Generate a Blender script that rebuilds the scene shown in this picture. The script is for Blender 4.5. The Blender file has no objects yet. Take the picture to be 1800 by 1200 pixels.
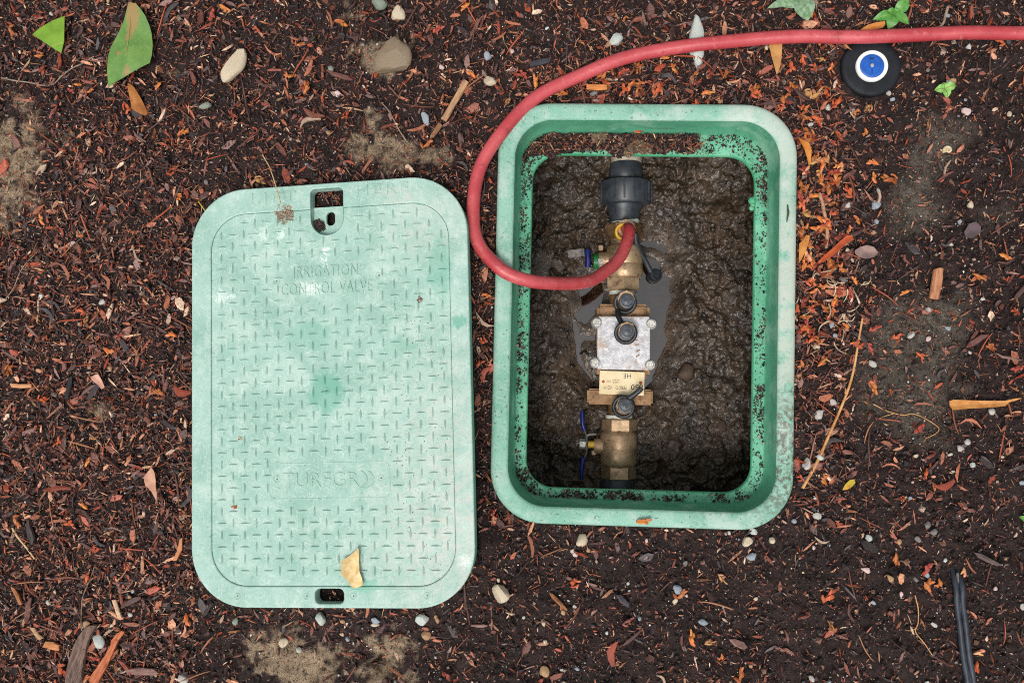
import bpy, bmesh, math, random
import numpy as np
from mathutils import Vector, Matrix

# ------------------------------------------------------------------ camera, sky, sun, exposure
SC = bpy.context.scene
COL = SC.collection
rng = np.random.RandomState(7)
random.seed(7)

S = 0.00057                      # metres per photo pixel at the ground below the camera
H = 0.95                         # camera height above the soil
FPX = H / S                      # focal length in photo pixels
CAM_A, CAM_B = 0.03912727, 0.05623343


def rot(ax, a):
    c, s = math.cos(a), math.sin(a)
    return np.array({'x': [[1, 0, 0], [0, c, -s], [0, s, c]],
                     'y': [[c, 0, s], [0, 1, 0], [-s, 0, c]],
                     'z': [[c, -s, 0], [s, c, 0], [0, 0, 1]]}[ax])


CR = rot('x', CAM_A) @ rot('y', CAM_B)
CP = np.array([0, 0, H])
cd = bpy.data.cameras.new('camera')
cam = bpy.data.objects.new('camera', cd)
COL.objects.link(cam)
cd.sensor_width = 36.0
cd.lens = 36.0 * FPX / 1800.0
cd.clip_start = 0.02
cd.clip_end = 300
cam.matrix_world = Matrix.Translation((0, 0, H)) @ Matrix([list(r) for r in CR]).to_4x4()
SC.camera = cam

SUN_EL, SUN_AZ = math.radians(65), math.radians(200)      # azimuth clockwise from +Y (top of the picture)
w = bpy.data.worlds.new('World')
SC.world = w
w.use_nodes = True
nt = w.node_tree
sky = nt.nodes.new('ShaderNodeTexSky')
sky.sky_type = 'NISHITA'
sky.sun_disc = False
sky.sun_elevation = SUN_EL
sky.sun_rotation = SUN_AZ
sky.air_density = 1.0
sky.dust_density = 4.0
sky.ozone_density = 1.0
hs = nt.nodes.new('ShaderNodeHueSaturation')
hs.inputs['Saturation'].default_value = 0.22             # a bright, thinly overcast sky
bgn = nt.nodes['Background']
bgn.inputs['Strength'].default_value = 0.14
nt.links.new(sky.outputs[0], hs.inputs['Color'])
nt.links.new(hs.outputs[0], bgn.inputs['Color'])
sd = bpy.data.lights.new('sun', 'SUN')
sd.energy = 1.5
sd.angle = math.radians(20)
sd.color = (1.0, 0.955, 0.89)
sun = bpy.data.objects.new('sun', sd)
COL.objects.link(sun)
sv = Vector((math.sin(SUN_AZ) * math.cos(SUN_EL), math.cos(SUN_AZ) * math.cos(SUN_EL), math.sin(SUN_EL)))
sun.rotation_euler = sv.to_track_quat('Z', 'Y').to_euler()
sun.location = sv * 3
SC.view_settings.view_transform = 'Standard'
SC.view_settings.look = 'None'
SC.view_settings.exposure = 0.2
SC.view_settings.gamma = 1.0
SC.cycles.max_bounces = 6
SC.cycles.use_denoising = False
SC.cycles.filter_width = 1.05
SC.cycles.sample_clamp_indirect = 4.0


# ------------------------------------------------------------------ geometry helpers
def P(px, py, z=0.0):
    """point of the place at height z that stands at photo pixel px, py (scalars or arrays)"""
    px = np.asarray(px, float); py = np.asarray(py, float)
    d = np.stack([(px - 900) / FPX, (600 - py) / FPX, -np.ones_like(px)], -1) @ CR.T
    t = (np.asarray(z, float) - H) / d[..., 2]
    return CP + d * t[..., None]


def PX(p):
    q = (np.asarray(p, float) - CP) @ CR
    return 900 + FPX * q[..., 0] / -q[..., 2], 600 - FPX * q[..., 1] / -q[..., 2]


def sc(z):
    return S * (H - z) / H


def lin(c):
    c = np.asarray(c, float) / 255.0
    return np.where(c <= 0.04045, c / 12.92, ((c + 0.055) / 1.055) ** 2.4)


_tab = {}


def vn(x, y, s, seed):
    """smooth value noise in 0..1"""
    if seed not in _tab:
        _tab[seed] = np.random.RandomState(seed + 100).rand(256, 256)
    t = _tab[seed]
    x = np.asarray(x) / s + 1000.3; y = np.asarray(y) / s + 1000.7
    xi = np.floor(x).astype(int); yi = np.floor(y).astype(int)
    fx = x - xi; fy = y - yi
    fx = fx * fx * (3 - 2 * fx); fy = fy * fy * (3 - 2 * fy)
    a = t[xi & 255, yi & 255]; b = t[(xi + 1) & 255, yi & 255]
    c = t[xi & 255, (yi + 1) & 255]; d = t[(xi + 1) & 255, (yi + 1) & 255]
    return (a * (1 - fx) + b * fx) * (1 - fy) + (c * (1 - fx) + d * fx) * fy


def fbm(x, y, s, seed, n=4):
    r = 0; a = 1; tot = 0
    for i in range(n):
        r = r + a * vn(x, y, s / 2 ** i, seed + i); tot += a; a *= 0.5
    return r / tot


def mesh_np(name, v, f, col=None, smooth=False):
    me = bpy.data.meshes.new(name)
    v = np.asarray(v, np.float32); f = np.asarray(f, np.int32)
    n, k = f.shape
    me.vertices.add(len(v)); me.vertices.foreach_set('co', v.ravel())
    me.loops.add(n * k); me.loops.foreach_set('vertex_index', f.ravel())
    me.polygons.add(n)
    me.polygons.foreach_set('loop_start', np.arange(0, n * k, k, dtype=np.int32))
    me.polygons.foreach_set('loop_total', np.full(n, k, np.int32))
    me.polygons.foreach_set('use_smooth', np.full(n, smooth))
    if col is not None:
        at = me.color_attributes.new('Col', 'FLOAT_COLOR', 'POINT')
        c = np.ones((len(v), 4), np.float32); c[:, :3] = col
        at.data.foreach_set('color', c.ravel())
    me.update(calc_edges=True)
    me.validate()
    return me


def mesh_pf(name, v, f, angle=None):
    me = bpy.data.meshes.new(name)
    me.from_pydata([tuple(map(float, p)) for p in v], [], [tuple(int(i) for i in q) for q in f])
    me.validate(); me.update()
    bm = bmesh.new(); bm.from_mesh(me)
    bmesh.ops.recalc_face_normals(bm, faces=bm.faces)
    bm.to_mesh(me); bm.free()
    if angle is not None:
        me.polygons.foreach_set('use_smooth', np.ones(len(me.polygons), bool))
        me.set_sharp_from_angle(angle=math.radians(angle))
    return me


class MB:
    """collects shapes of one part"""
    def __init__(s, org=(0, 0, 0)):
        s.v = []; s.f = []; s.o = np.array(org, float)

    def add(s, v, f):
        b = len(s.v)
        s.v += [np.asarray(p, float) - s.o for p in v]
        s.f += [[i + b for i in q] for q in f]
        return s

    def loft(s, rings, close=True, cap0=False, cap1=False):
        n = len(rings[0]); v = [p for r in rings for p in r]; f = []
        for i in range(len(rings) - 1):
            for j in range(n if close else n - 1):
                k = (j + 1) % n
                f.append([i * n + j, i * n + k, (i + 1) * n + k, (i + 1) * n + j])
        if cap0: f.append(list(range(n))[::-1])
        if cap1: f.append([(len(rings) - 1) * n + j for j in range(n)])
        return s.add(v, f)

    def tube(s, pts, rad, n=8, cap=True, flat=1.0, up=(0, 0, 1)):
        pts = [np.asarray(p, float) for p in pts]
        m = len(pts)
        rad = [rad] * m if np.isscalar(rad) else rad
        rings = []; u = None
        for i in range(m):
            t = pts[min(i + 1, m - 1)] - pts[max(i - 1, 0)]
            t = t / (np.linalg.norm(t) + 1e-12)
            if u is None:
                u = np.cross(t, up)
                if np.linalg.norm(u) < 1e-3: u = np.cross(t, (0, 1, 0.1))
            u = u - t * np.dot(u, t); u = u / np.linalg.norm(u)
            b = np.cross(u, t)
            rings.append([pts[i] + rad[i] * (math.cos(a) * u + flat * math.sin(a) * b)
                          for a in np.linspace(0, 2 * math.pi, n, endpoint=False)])
        return s.loft(rings, True, cap, cap)

    def lathe(s, c, axis, prof, n=32, phase=0.0, cap=True, ref=(0, 0, 1)):
        """prof: (distance along axis, radius)"""
        c = np.asarray(c, float); ax = np.asarray(axis, float); ax = ax / np.linalg.norm(ax)
        u = np.cross(ax, ref)
        if np.linalg.norm(u) < 1e-3: u = np.cross(ax, (1, 0, 0))
        u = u / np.linalg.norm(u); b = np.cross(u, ax)
        rings = [[c + ax * t + r * (math.cos(a) * u + math.sin(a) * b)
                  for a in np.linspace(0, 2 * math.pi, n, endpoint=False) + phase] for t, r in prof]
        return s.loft(rings, True, cap, cap)

    def box(s, c, size, R=None, bev=0.0):
        bm = bmesh.new()
        bmesh.ops.create_cube(bm, size=1.0)
        bmesh.ops.scale(bm, vec=size, verts=bm.verts)
        if bev: bmesh.ops.bevel(bm, geom=bm.edges[:] , offset=bev, segments=2, affect='EDGES')
        bm.verts.index_update()
        v = np.array([p.co[:] for p in bm.verts]); f = [[q.index for q in p.verts] for p in bm.faces]
        bm.free()
        if R is not None: v = v @ np.asarray(R).T
        return s.add(v + np.asarray(c, float), f)

    def build(s, name, mat, parent=None, angle=35):
        return obj(name, mesh_pf(name, s.v, s.f, angle), mat, parent)


def obj(name, me, mat=None, parent=None):
    o = bpy.data.objects.new(name, me)
    COL.objects.link(o)
    if mat is not None and me is not None:
        me.materials.clear(); me.materials.append(mat)
    if parent is not None: o.parent = parent
    return o


def tag(o, label, cat=None, group=None, kind=None):
    o['label'] = label
    if cat: o['category'] = cat
    if group: o['group'] = group
    if kind: o['kind'] = kind
    return o


def thing(name, label, cat, M=None, group=None):
    o = bpy.data.objects.new(name, None)
    o.empty_display_size = 0.02
    COL.objects.link(o)
    if M is not None: o.matrix_world = M
    return tag(o, label, cat, group)


def curve_mesh(loops, z0, z1, bev=0.0, res=2):
    """flat plate between z0 and z1 with rounded edges; first loop outer, others holes"""
    cu = bpy.data.curves.new('c', 'CURVE'); cu.dimensions = '2D'; cu.fill_mode = 'BOTH'
    for lp in loops:
        lp = [p for i, p in enumerate(lp) if math.hypot(p[0] - lp[i - 1][0], p[1] - lp[i - 1][1]) > 2e-5]
        sp = cu.splines.new('POLY'); sp.points.add(len(lp) - 1)
        for i, p in enumerate(lp): sp.points[i].co = (p[0], p[1], 0, 1)
        sp.use_cyclic_u = True
    cu.extrude = max((z1 - z0) / 2 - bev, 1e-5); cu.bevel_depth = bev; cu.bevel_resolution = res
    cu.offset = -bev
    o = bpy.data.objects.new('c', cu); COL.objects.link(o)
    dg = bpy.context.evaluated_depsgraph_get()
    me = bpy.data.meshes.new_from_object(o.evaluated_get(dg))
    bpy.data.objects.remove(o)
    me.transform(Matrix.Translation((0, 0, (z0 + z1) / 2)))
    me.materials.clear()
    me.polygons.foreach_set('use_smooth', np.ones(len(me.polygons), bool))
    me.set_sharp_from_angle(angle=math.radians(40))
    return me


def text_mesh(body, x0, x1, y0, y1, z0, z1, spin=False, offset=0.0, space=1.0):
    cu = bpy.data.curves.new('t', 'FONT'); cu.body = body; cu.extrude = 0.1
    cu.offset = offset; cu.space_character = space
    cu.resolution_u = 3
    o = bpy.data.objects.new('t', cu); COL.objects.link(o)
    dg = bpy.context.evaluated_depsgraph_get()
    me = bpy.data.meshes.new_from_object(o.evaluated_get(dg))
    bpy.data.objects.remove(o)
    v = np.empty(len(me.vertices) * 3, np.float32); me.vertices.foreach_get('co', v); v = v.reshape(-1, 3)
    mn, mx = v.min(0), v.max(0)
    u = (v - mn) / (mx - mn)
    if spin: u[:, :2] = 1 - u[:, :2]
    v = np.stack([x0 + u[:, 0] * (x1 - x0), y0 + u[:, 1] * (y1 - y0), z0 + u[:, 2] * (z1 - z0)], 1)
    me.vertices.foreach_set('co', v.astype(np.float32).ravel()); me.update()
    me.materials.clear()
    return me


def rrect(x0, x1, y0, y1, r, n=10, z=None):
    r = max(min(r, (x1 - x0) / 2 - 1e-5, (y1 - y0) / 2 - 1e-5), 1e-5)
    out = []
    for cx, cy, a0 in ((x1 - r, y1 - r, 0), (x0 + r, y1 - r, 90), (x0 + r, y0 + r, 180), (x1 - r, y0 + r, 270)):
        for a in np.linspace(a0, a0 + 90, n):
            p = (cx + r * math.cos(math.radians(a)), cy + r * math.sin(math.radians(a)))
            out.append(p if z is None else (p[0], p[1], z))
    return out


# ------------------------------------------------------------------ material helpers
class Mat:
    def __init__(s, name, rough=0.6, spec=0.4, metal=0.0):
        s.m = bpy.data.materials.new(name); s.m.use_nodes = True
        s.t = s.m.node_tree; s.b = s.t.nodes['Principled BSDF']
        s.b.inputs['Roughness'].default_value = rough
        s.b.inputs['Specular IOR Level'].default_value = spec
        s.b.inputs['Metallic'].default_value = metal
        s.tc = s.t.nodes.new('ShaderNodeTexCoord')

    def n(s, typ, **kw):
        nd = s.t.nodes.new(typ)
        for k, v in kw.items(): setattr(nd, k, v)
        return nd

    def link(s, a, b): s.t.links.new(a, b)

    def setin(s, sock, v):
        if isinstance(v, bpy.types.NodeSocket): s.link(v, sock)
        else: sock.default_value = v

    def coord(s, scale=None, rotz=0.0, src='Object'):
        if scale is None: return s.tc.outputs[src]
        mp = s.n('ShaderNodeMapping')
        mp.inputs['Scale'].default_value = scale; mp.inputs['Rotation'].default_value = (0, 0, rotz)
        s.link(s.tc.outputs[src], mp.inputs['Vector'])
        return mp.outputs[0]

    def noise(s, scale, detail=3, rough=0.55, dist=0.0, vec=None):
        nd = s.n('ShaderNodeTexNoise')
        nd.inputs['Scale'].default_value = scale; nd.inputs['Detail'].default_value = detail
        nd.inputs['Roughness'].default_value = rough; nd.inputs['Distortion'].default_value = dist
        s.link(vec or s.tc.outputs['Object'], nd.inputs['Vector'])
        return nd.outputs['Fac']

    def ramp(s, fac, a, b, lo=0.0, hi=1.0, smooth=True):
        nd = s.n('ShaderNodeMapRange')
        if smooth: nd.interpolation_type = 'SMOOTHSTEP'
        nd.inputs['From Min'].default_value = a; nd.inputs['From Max'].default_value = b
        nd.inputs['To Min'].default_value = lo; nd.inputs['To Max'].default_value = hi
        s.link(fac, nd.inputs['Value'])
        return nd.outputs[0]

    def math(s, op, a, b=0.0):
        nd = s.n('ShaderNodeMath', operation=op)
        s.setin(nd.inputs[0], a); s.setin(nd.inputs[1], b)
        return nd.outputs[0]

    def mix(s, fac, a, b, mode='MIX'):
        nd = s.n('ShaderNodeMix', data_type='RGBA', blend_type=mode)
        s.setin(nd.inputs[0], fac)
        for sk, v in ((nd.inputs[6], a), (nd.inputs[7], b)):
            if isinstance(v, bpy.types.NodeSocket): s.link(v, sk)
            else:
                c = lin(v); sk.default_value = (*c, 1)
        return nd.outputs[2]

    def blob(s, x, y, r, soft=0.5, warp=0.0, wscale=120, sy=1.0):
        """1 inside a spot at local x, y; frayed edge"""
        sub = s.n('ShaderNodeVectorMath', operation='SUBTRACT')
        s.link(s.tc.outputs['Object'], sub.inputs[0]); sub.inputs[1].default_value = (x, y, 0)
        mul = s.n('ShaderNodeVectorMath', operation='MULTIPLY')
        s.link(sub.outputs[0], mul.inputs[0]); mul.inputs[1].default_value = (1, 1 / sy, 0)
        ln = s.n('ShaderNodeVectorMath', operation='LENGTH'); s.link(mul.outputs[0], ln.inputs[0])
        d = ln.outputs['Value']
        if warp:
            d = s.math('ADD', d, s.math('MULTIPLY', s.math('SUBTRACT', s.noise(wscale, 4), 0.5), warp))
        return s.ramp(d, r, r * (1 - soft))

    def bump(s, h, strength=0.3, dist=0.001, chain=None):
        nd = s.n('ShaderNodeBump')
        nd.inputs['Strength'].default_value = strength; nd.inputs['Distance'].default_value = dist
        s.link(h, nd.inputs['Height'])
        if chain is not None: s.link(chain, nd.inputs['Normal'])
        s.link(nd.outputs[0], s.b.inputs['Normal'])
        return nd.outputs[0]

    def base(s, v):
        if isinstance(v, bpy.types.NodeSocket): s.link(v, s.b.inputs['Base Color'])
        else: s.b.inputs['Base Color'].default_value = (*lin(v), 1)
        return s

    def rough(s, v): s.setin(s.b.inputs['Roughness'], v); return s


def simple(name, c1, c2, scale=60, rough=0.6, spec=0.4, metal=0.0, bump=0.0, bscale=600, detail=4):
    m = Mat(name, rough, spec, metal)
    m.base(m.mix(m.ramp(m.noise(scale, detail), 0.3, 0.7), c1, c2))
    if bump: m.bump(m.noise(bscale, 3), bump, 0.001)
    return m.m


def attr_mat(name, rough=0.7, spec=0.3, vscale=500, bscale=900, bump=0.4, lo=0.65, hi=1.25):
    m = Mat(name, rough, spec)
    a = m.n('ShaderNodeAttribute'); a.attribute_name = 'Col'
    f = m.ramp(m.noise(vscale, 3), 0.25, 0.75, lo, hi)
    g = m.n('ShaderNodeCombineColor'); [m.link(f, g.inputs[i]) for i in range(3)]
    m.base(m.mix(1.0, a.outputs['Color'], g.outputs[0], 'MULTIPLY'))
    m.bump(m.noise(bscale, 3), bump, 0.001)
    return m.m


# ------------------------------------------------------------------ frames of the lid and the box
LID_W, LID_L = 0.2860, 0.4148
LR = rot('z', 0.03206671) @ rot('x', -0.04163004) @ rot('y', -0.10660055)
LC = np.array([-0.2320, -0.01332, 0.033])
LM = Matrix.Translation(LC) @ Matrix([list(r) for r in LR]).to_4x4()


def L(px, py, dz=0.0):
    """lid-local x, y seen at a photo pixel on the lid's plane"""
    n = LR[:, 2]; px = np.asarray(px, float)
    d = np.stack([(px - 900) / FPX, (600 - np.asarray(py, float)) / FPX, -np.ones_like(px)], -1) @ CR.T
    t = (np.dot(LC + n * dz - CP, n)) / (d @ n)
    q = (CP + d * t[..., None] - LC) @ LR
    return q[..., :2]


def lid_plane(x, y):
    n = LR[:, 2]
    return LC[2] - ((x - LC[0]) * n[0] + (y - LC[1]) * n[1]) / n[2]


BOX_W, BOX_L, BOX_YAW, RIM_Z = 0.29372298, 0.4155573, -0.02077629, 0.02
BC = np.array([0.07649011, 0.06390721])
BR = rot('z', BOX_YAW)
BM = Matrix.Translation((BC[0], BC[1], 0)) @ Matrix.Rotation(BOX_YAW, 4, 'Z')


def to_box(x, y):
    dx, dy = x - BC[0], y - BC[1]
    c, s = math.cos(BOX_YAW), math.sin(BOX_YAW)
    return c * dx + s * dy, -s * dx + c * dy


def to_lid(x, y):
    z = lid_plane(x, y)
    q = (np.stack([x, y, z], -1) - LC) @ LR
    return q[..., 0], q[..., 1]


def sd_rr(x, y, w2, l2, r):
    """signed distance to a rounded rectangle"""
    qx = np.abs(x) - (w2 - r); qy = np.abs(y) - (l2 - r)
    return np.hypot(np.maximum(qx, 0), np.maximum(qy, 0)) + np.minimum(np.maximum(qx, qy), 0) - r


def d_box(x, y): return sd_rr(*to_box(x, y), BOX_W / 2, BOX_L / 2, 0.052)
def d_lid(x, y): return sd_rr(*to_lid(x, y), LID_W / 2, LID_L / 2, 0.057)


# ------------------------------------------------------------------ soil
# (px, py, rx, ry, strength) patches of pale silty soil
SAND = [(10, 330, 60, 75, 1.1), (25, 215, 70, 70, 0.8), (60, 260, 60, 40, .5), (688, 100, 40, 34, 1.5), (620, 85, 28, 16, .5),
        (640, 250, 60, 30, .75), (720, 270, 45, 30, .7), (770, 275, 26, 22, .6), (660, 200, 30, 18, .5), (540, 1150, 70, 50, 1.1),
        (505, 1185, 60, 40, 1.1), (700, 1145, 45, 45, .9), (655, 1195, 60, 25, .8), (450, 1150, 60, 40, .5), (175, 722, 22, 18, .8),
        (600, 20, 70, 25, .5), (300, 120, 40, 30, .35), (150, 110, 60, 40, .3), (690, 290, 70, 22, .5), (1090, 70, 16, 14, .8)]
GREY = [(1640, 285, 70, 60, .9), (1600, 380, 60, 50, .6), (1620, 560, 110, 70, .75), (1570, 640, 90, 80, .65), (1630, 760, 80, 60, .6),
        (1560, 1020, 80, 50, .5), (1500, 1120, 80, 60, .4), (1720, 420, 60, 90, .4), (1680, 240, 60, 40, .6), (1650, 690, 120, 60, .5),
        (1490, 270, 40, 40, .3), (880, 700, 20, 150, .2)]


def patch(px, py, L_):
    r = np.zeros_like(px)
    for cx, cy, rx, ry, s in L_:
        r = r + s * np.exp(-((px - cx) / rx) ** 2 - ((py - cy) / ry) ** 2)
    return r


def sand_at(x, y, px, py):
    n = fbm(x, y, 0.035, 40, 4); n2 = fbm(x, y, 0.007, 45, 3)
    p_ = patch(px, py, SAND)
    return np.clip((p_ * .95 + ((n - 0.5) * 2.0 + (n2 - .5) * 1.5) * np.clip(p_ * 3, 0, 1) - 0.45) * 2.6, 0, 1)


def grey_at(x, y, px, py):
    n = fbm(x, y, 0.05, 50, 5)
    return np.clip((patch(px, py, GREY) + (n - 0.5) * 1.2 - 0.35) * 1.8, 0, 1)


def gh(x, y):
    x = np.asarray(x, float); y = np.asarray(y, float)
    g = 0.012 * (fbm(x, y, 0.16, 1, 3) - 0.5) + 0.007 * (vn(x, y, 0.034, 5) - 0.5) + 0.004 * (vn(x, y, 0.012, 6) - 0.5)
    px, py = PX(np.stack([x, y, np.zeros_like(x)], -1))
    g = g + 0.013 * np.exp(-((px - 688) / 42) ** 2 - ((py - 103) / 34) ** 2)
    g = g - 0.016 * np.exp(-((px - 672) / 18) ** 2 - ((py - 1165) / 22) ** 2) - 0.012 * np.exp(-((px - 620) / 30) ** 2 - ((py - 12) / 16) ** 2)
    dl = d_lid(x, y)
    wl = np.exp(-(np.maximum(dl, 0) / 0.028) ** 2)
    tl = np.clip(lid_plane(x, y) - 0.017, -0.02, 0.026) + 0.004 * (vn(x, y, 0.02, 11) - 0.5)
    g = g * (1 - wl) + tl * wl
    db = d_box(x, y)
    wb = np.exp(-(np.maximum(db, 0) / 0.022) ** 2)
    tb = 0.006 + 0.003 * (vn(x, y, 0.02, 9) - 0.5)
    return g * (1 - wb) + tb * wb



def axis(a, b, h, far):
    inner = np.arange(a, b + h / 2, h)
    out = []; d = h * 1.6; x = b
    while x < far:
        x += d; out.append(x); d *= 1.45
    out = np.array(out)
    return np.concatenate([-(out - b)[::-1] + a, inner, out])


gx = axis(-0.68, 0.66, 0.0022, 40.0); gy = axis(-0.46, 0.50, 0.0022, 40.0)
X, Y = np.meshgrid(gx, gy, indexing='ij')
ZG = gh(X, Y)
fine = 0.0052 * (vn(X, Y, 0.0062, 21) - 0.5) + 0.0040 * (vn(X, Y, 0.0033, 22) - 0.5) - 0.0006
ZG = ZG + fine
pxg, pyg = PX(np.stack([X, Y, np.zeros_like(X)], -1))
sm, gm = sand_at(X, Y, pxg, pyg), grey_at(X, Y, pxg, pyg)
dark = lin((26, 19, 18)); dark2 = lin((50, 36, 33)); sandc = lin((140, 121, 99)); greyc = lin((86, 79, 70))
k = fbm(X, Y, 0.02, 60, 4)[..., None]
colg = dark * (1 - k) + dark2 * k
colg = colg * (1 - gm[..., None]) + greyc * gm[..., None] * (0.75 + 0.5 * k)
colg = colg * (1 - sm[..., None]) + sandc * sm[..., None] * (0.45 + 0.55 * k + .35 * vn(X, Y, .009, 64)[..., None])
nx, ny = X.shape
idx = np.arange(nx * ny).reshape(nx, ny)
quads = np.stack([idx[:-1, :-1], idx[1:, :-1], idx[1:, 1:], idx[:-1, 1:]], -1).reshape(-1, 4)
cxm = (X[:-1, :-1] + X[1:, 1:]).ravel() / 2; cym = (Y[:-1, :-1] + Y[1:, 1:]).ravel() / 2
keep = d_box(cxm, cym) > -0.006
MSOIL = attr_mat('soil', 0.8, 0.3, 900, 1100, 0.9, 0.35, 1.7)
g = obj('ground', mesh_np('ground', np.stack([X, Y, ZG], -1).reshape(-1, 3), quads[keep], colg.reshape(-1, 3), True), MSOIL)
tag(g, 'dark brown garden soil with paler silty patches', None, None, 'structure')

# ------------------------------------------------------------------ valve box
# plastics
def plastic(name, c1, c2, chalk, chalk_amt, rough=0.5, dirt=0.3, fib=0.25, specks=0.0):
    m = Mat(name, rough, 0.35)
    c = m.mix(m.ramp(m.noise(18, 5, 0.6), 0.3, 0.7), c1, c2)
    for ang, sd_ in ((.5, 0.0), (1.6, .37), (2.7, .71)):          # fine scratches and glass fibres
        mp = m.n('ShaderNodeMapping'); mp.inputs['Rotation'].default_value = (0, 0, ang); mp.inputs['Location'].default_value = (sd_, sd_, 0)
        m.link(m.tc.outputs['Object'], mp.inputs['Vector'])
        mp2 = m.n('ShaderNodeMapping'); mp2.inputs['Scale'].default_value = (130, 1000, 300); m.link(mp.outputs[0], mp2.inputs['Vector'])
        fm = m.math('MULTIPLY', m.ramp(m.noise(1.0, 2, .5, .6, mp2.outputs[0]), .52, .66), m.ramp(m.noise(70 + 30 * sd_, 3), .40, .6))
        c = m.mix(m.math('MULTIPLY', fm, fib), c, chalk)
    c = m.mix(m.math('MULTIPLY', m.ramp(m.noise(26, 6, 0.65), 0.48, 0.66), chalk_amt), c, chalk)
    if dirt: c = m.mix(m.math('MULTIPLY', m.ramp(m.noise(60, 8, 0.75), 0.56, 0.72), dirt), c, (96, 84, 66))
    if specks: c = m.mix(m.math('MULTIPLY', m.ramp(m.noise(330, 3, 0.6), 0.63, 0.67), specks), c, (38, 28, 24))
    m.base(c)
    m.bump(m.noise(500, 4, 0.6, 1.5), 0.12, 0.001)
    m.rough(m.ramp(m.noise(90, 4), 0.3, 0.7, rough - 0.1, rough + 0.15))
    return m


mr = plastic('bleached_rim_plastic', (108, 162, 140), (132, 180, 160), (182, 197, 187), 0.6, 0.55, 0.15, 0.4, 0.55)
# muddy streak along the lower right of the rim
bcol = mr.b.inputs['Base Color'].links[0].from_socket
st = mr.math('MULTIPLY', mr.blob(0.142, -0.13, 0.075, 0.8, 0.05, 90, 1.5), mr.ramp(mr.noise(240, 6, 0.7), 0.42, 0.6))
bcol = mr.mix(mr.math('MULTIPLY', st, 0.85), bcol, (84, 72, 58))
st = mr.math('MULTIPLY', mr.blob(0.135, 0.19, 0.10, 0.7, 0.05, 60), mr.ramp(mr.noise(40, 4, 0.7), 0.35, 0.55))
bcol = mr.mix(mr.math('MULTIPLY', st, 0.6), bcol, (196, 200, 190))
st = mr.math('MULTIPLY', mr.blob(0.148, 0.02, 0.12, 0.8, 0.05, 60, 1.4), mr.ramp(mr.noise(45, 4, 0.7), 0.38, 0.55))
bcol = mr.mix(mr.math('MULTIPLY', st, 0.7), bcol, (188, 190, 178))
mr.base(bcol)
MRIM = mr.m
MWALL = plastic('inner_wall_plastic', (66, 136, 105), (86, 158, 125), (156, 196, 172), 0.42, 0.5, 0.25, 0.1, 0.3).m
MLEDGE = plastic('ledge_plastic', (76, 150, 117), (100, 174, 142), (150, 202, 174), 0.35, 0.5, 0.4, 0.12, 0.95).m
MLIP = plastic('lip_plastic', (66, 150, 108), (88, 174, 132), (160, 215, 180), 0.3, 0.4, 0.12, 0.1, 0.3).m


def ring(l, r, t, b, z, R, n=14):
    return rrect(-BOX_W / 2 + l, BOX_W / 2 - r, -BOX_L / 2 + b, BOX_L / 2 - t, R, n, z)


box = thing('valve_box', 'green plastic underground valve box, open, with a bleached mint rim', 'valve box', BM)
Z = RIM_Z
u = lambda i, z, R: ring(i, i, i, i, z, R)
MB().loft([u(0.0035, -0.03, .05), u(0.001, Z - .012, .052), u(0.0, Z - .006, .052), u(0.0008, Z - .0025, .0515), u(0.003, Z - .0006, .05),
           u(0.006, Z, .048), u(0.0145, Z - .0002, .040), u(0.0162, Z - .0008, .039), u(0.0172, Z - .0024, .038)]).build('rim', MRIM, box, 60)
zl = -0.018
MB().loft([u(0.0172, Z - .0025, .038), u(0.0185, Z - .012, .037), u(0.0205, zl + .002, .035), u(0.022, zl + .0002, .034)]).build('inner_wall', MWALL, box, 60)
lr = lambda d, z, R: ring(.0332 + d, .0332 + d, .0425 + d, .0310 + d, z, R)
MB().loft([ring(.0219, .0219, .0219, .0219, zl, .034), lr(-.002, zl - .0006, .030), lr(-.0006, zl - .001, .029)]).build('ledge', MLEDGE, box, 60)
MB().loft([lr(-.0007, zl - .001, .029), lr(.0004, zl - .0022, .028), lr(.0007, zl - .006, .028), lr(.0002, zl - .009, .028), lr(-.003, zl - .010, .03)]).build('lip', MLIP, box, 60)
MB().loft([lr(-.003, zl - .010, .03), u(.015, -.06, .04), u(-.012, -.2, .05), u(-.02, -.30, .05)]).build('skirt', MWALL, box, 60)


def to_b(px, py, z):
    p = P(px, py, z); x, y = to_box(p[..., 0], p[..., 1])
    return np.array([float(x), float(y), z])


a = to_b(1104, 199.5, Z); b = to_b(1186, 189, Z)
obj('lettering', text_mesh('MADE IN  US', a[0], b[0], a[1], b[1], Z - .0004, Z + .00035, True, -0.01, 1.15), MRIM, box)
# moulded catch on the inner wall and a drip of flashing on the lip
m = MB()
q = to_b(1160, 221, -0.004)
m.box(q, (0.032, 0.006, 0.010), rot('x', 0.15), .001)
m.build('latch_tab', simple('dark_green_plastic', (40, 92, 66), (52, 110, 82), 80, .5), box)
m = MB()
for px, py, r in ((1322, 353, .0042), (1323, 360, .0026), (1321, 366, .0028), (1326, 349, .0024)):
    q = to_b(px, py, zl - .002)
    m.lathe(q - np.array([0, 0, r * .8]), (0, 0, 1), [(0, r * .2), (r * .3, r * .8), (r * .9, r), (r * 1.4, r * .7), (r * 1.65, r * .2)], 12)
m.build('flashing', MLIP, box, 60)
q = to_b(1384, 374, Z)
m = MB().tube([q + (0, .008, 0.0002), q + (.0007, 0, .0006), q + (-.0005, -.009, .0002)], [.0006, .0013, .0005], 6, True, .35)
m.build('scar', simple('dark_scar', (62, 78, 60), (50, 60, 48), 200, .7), box)

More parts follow.
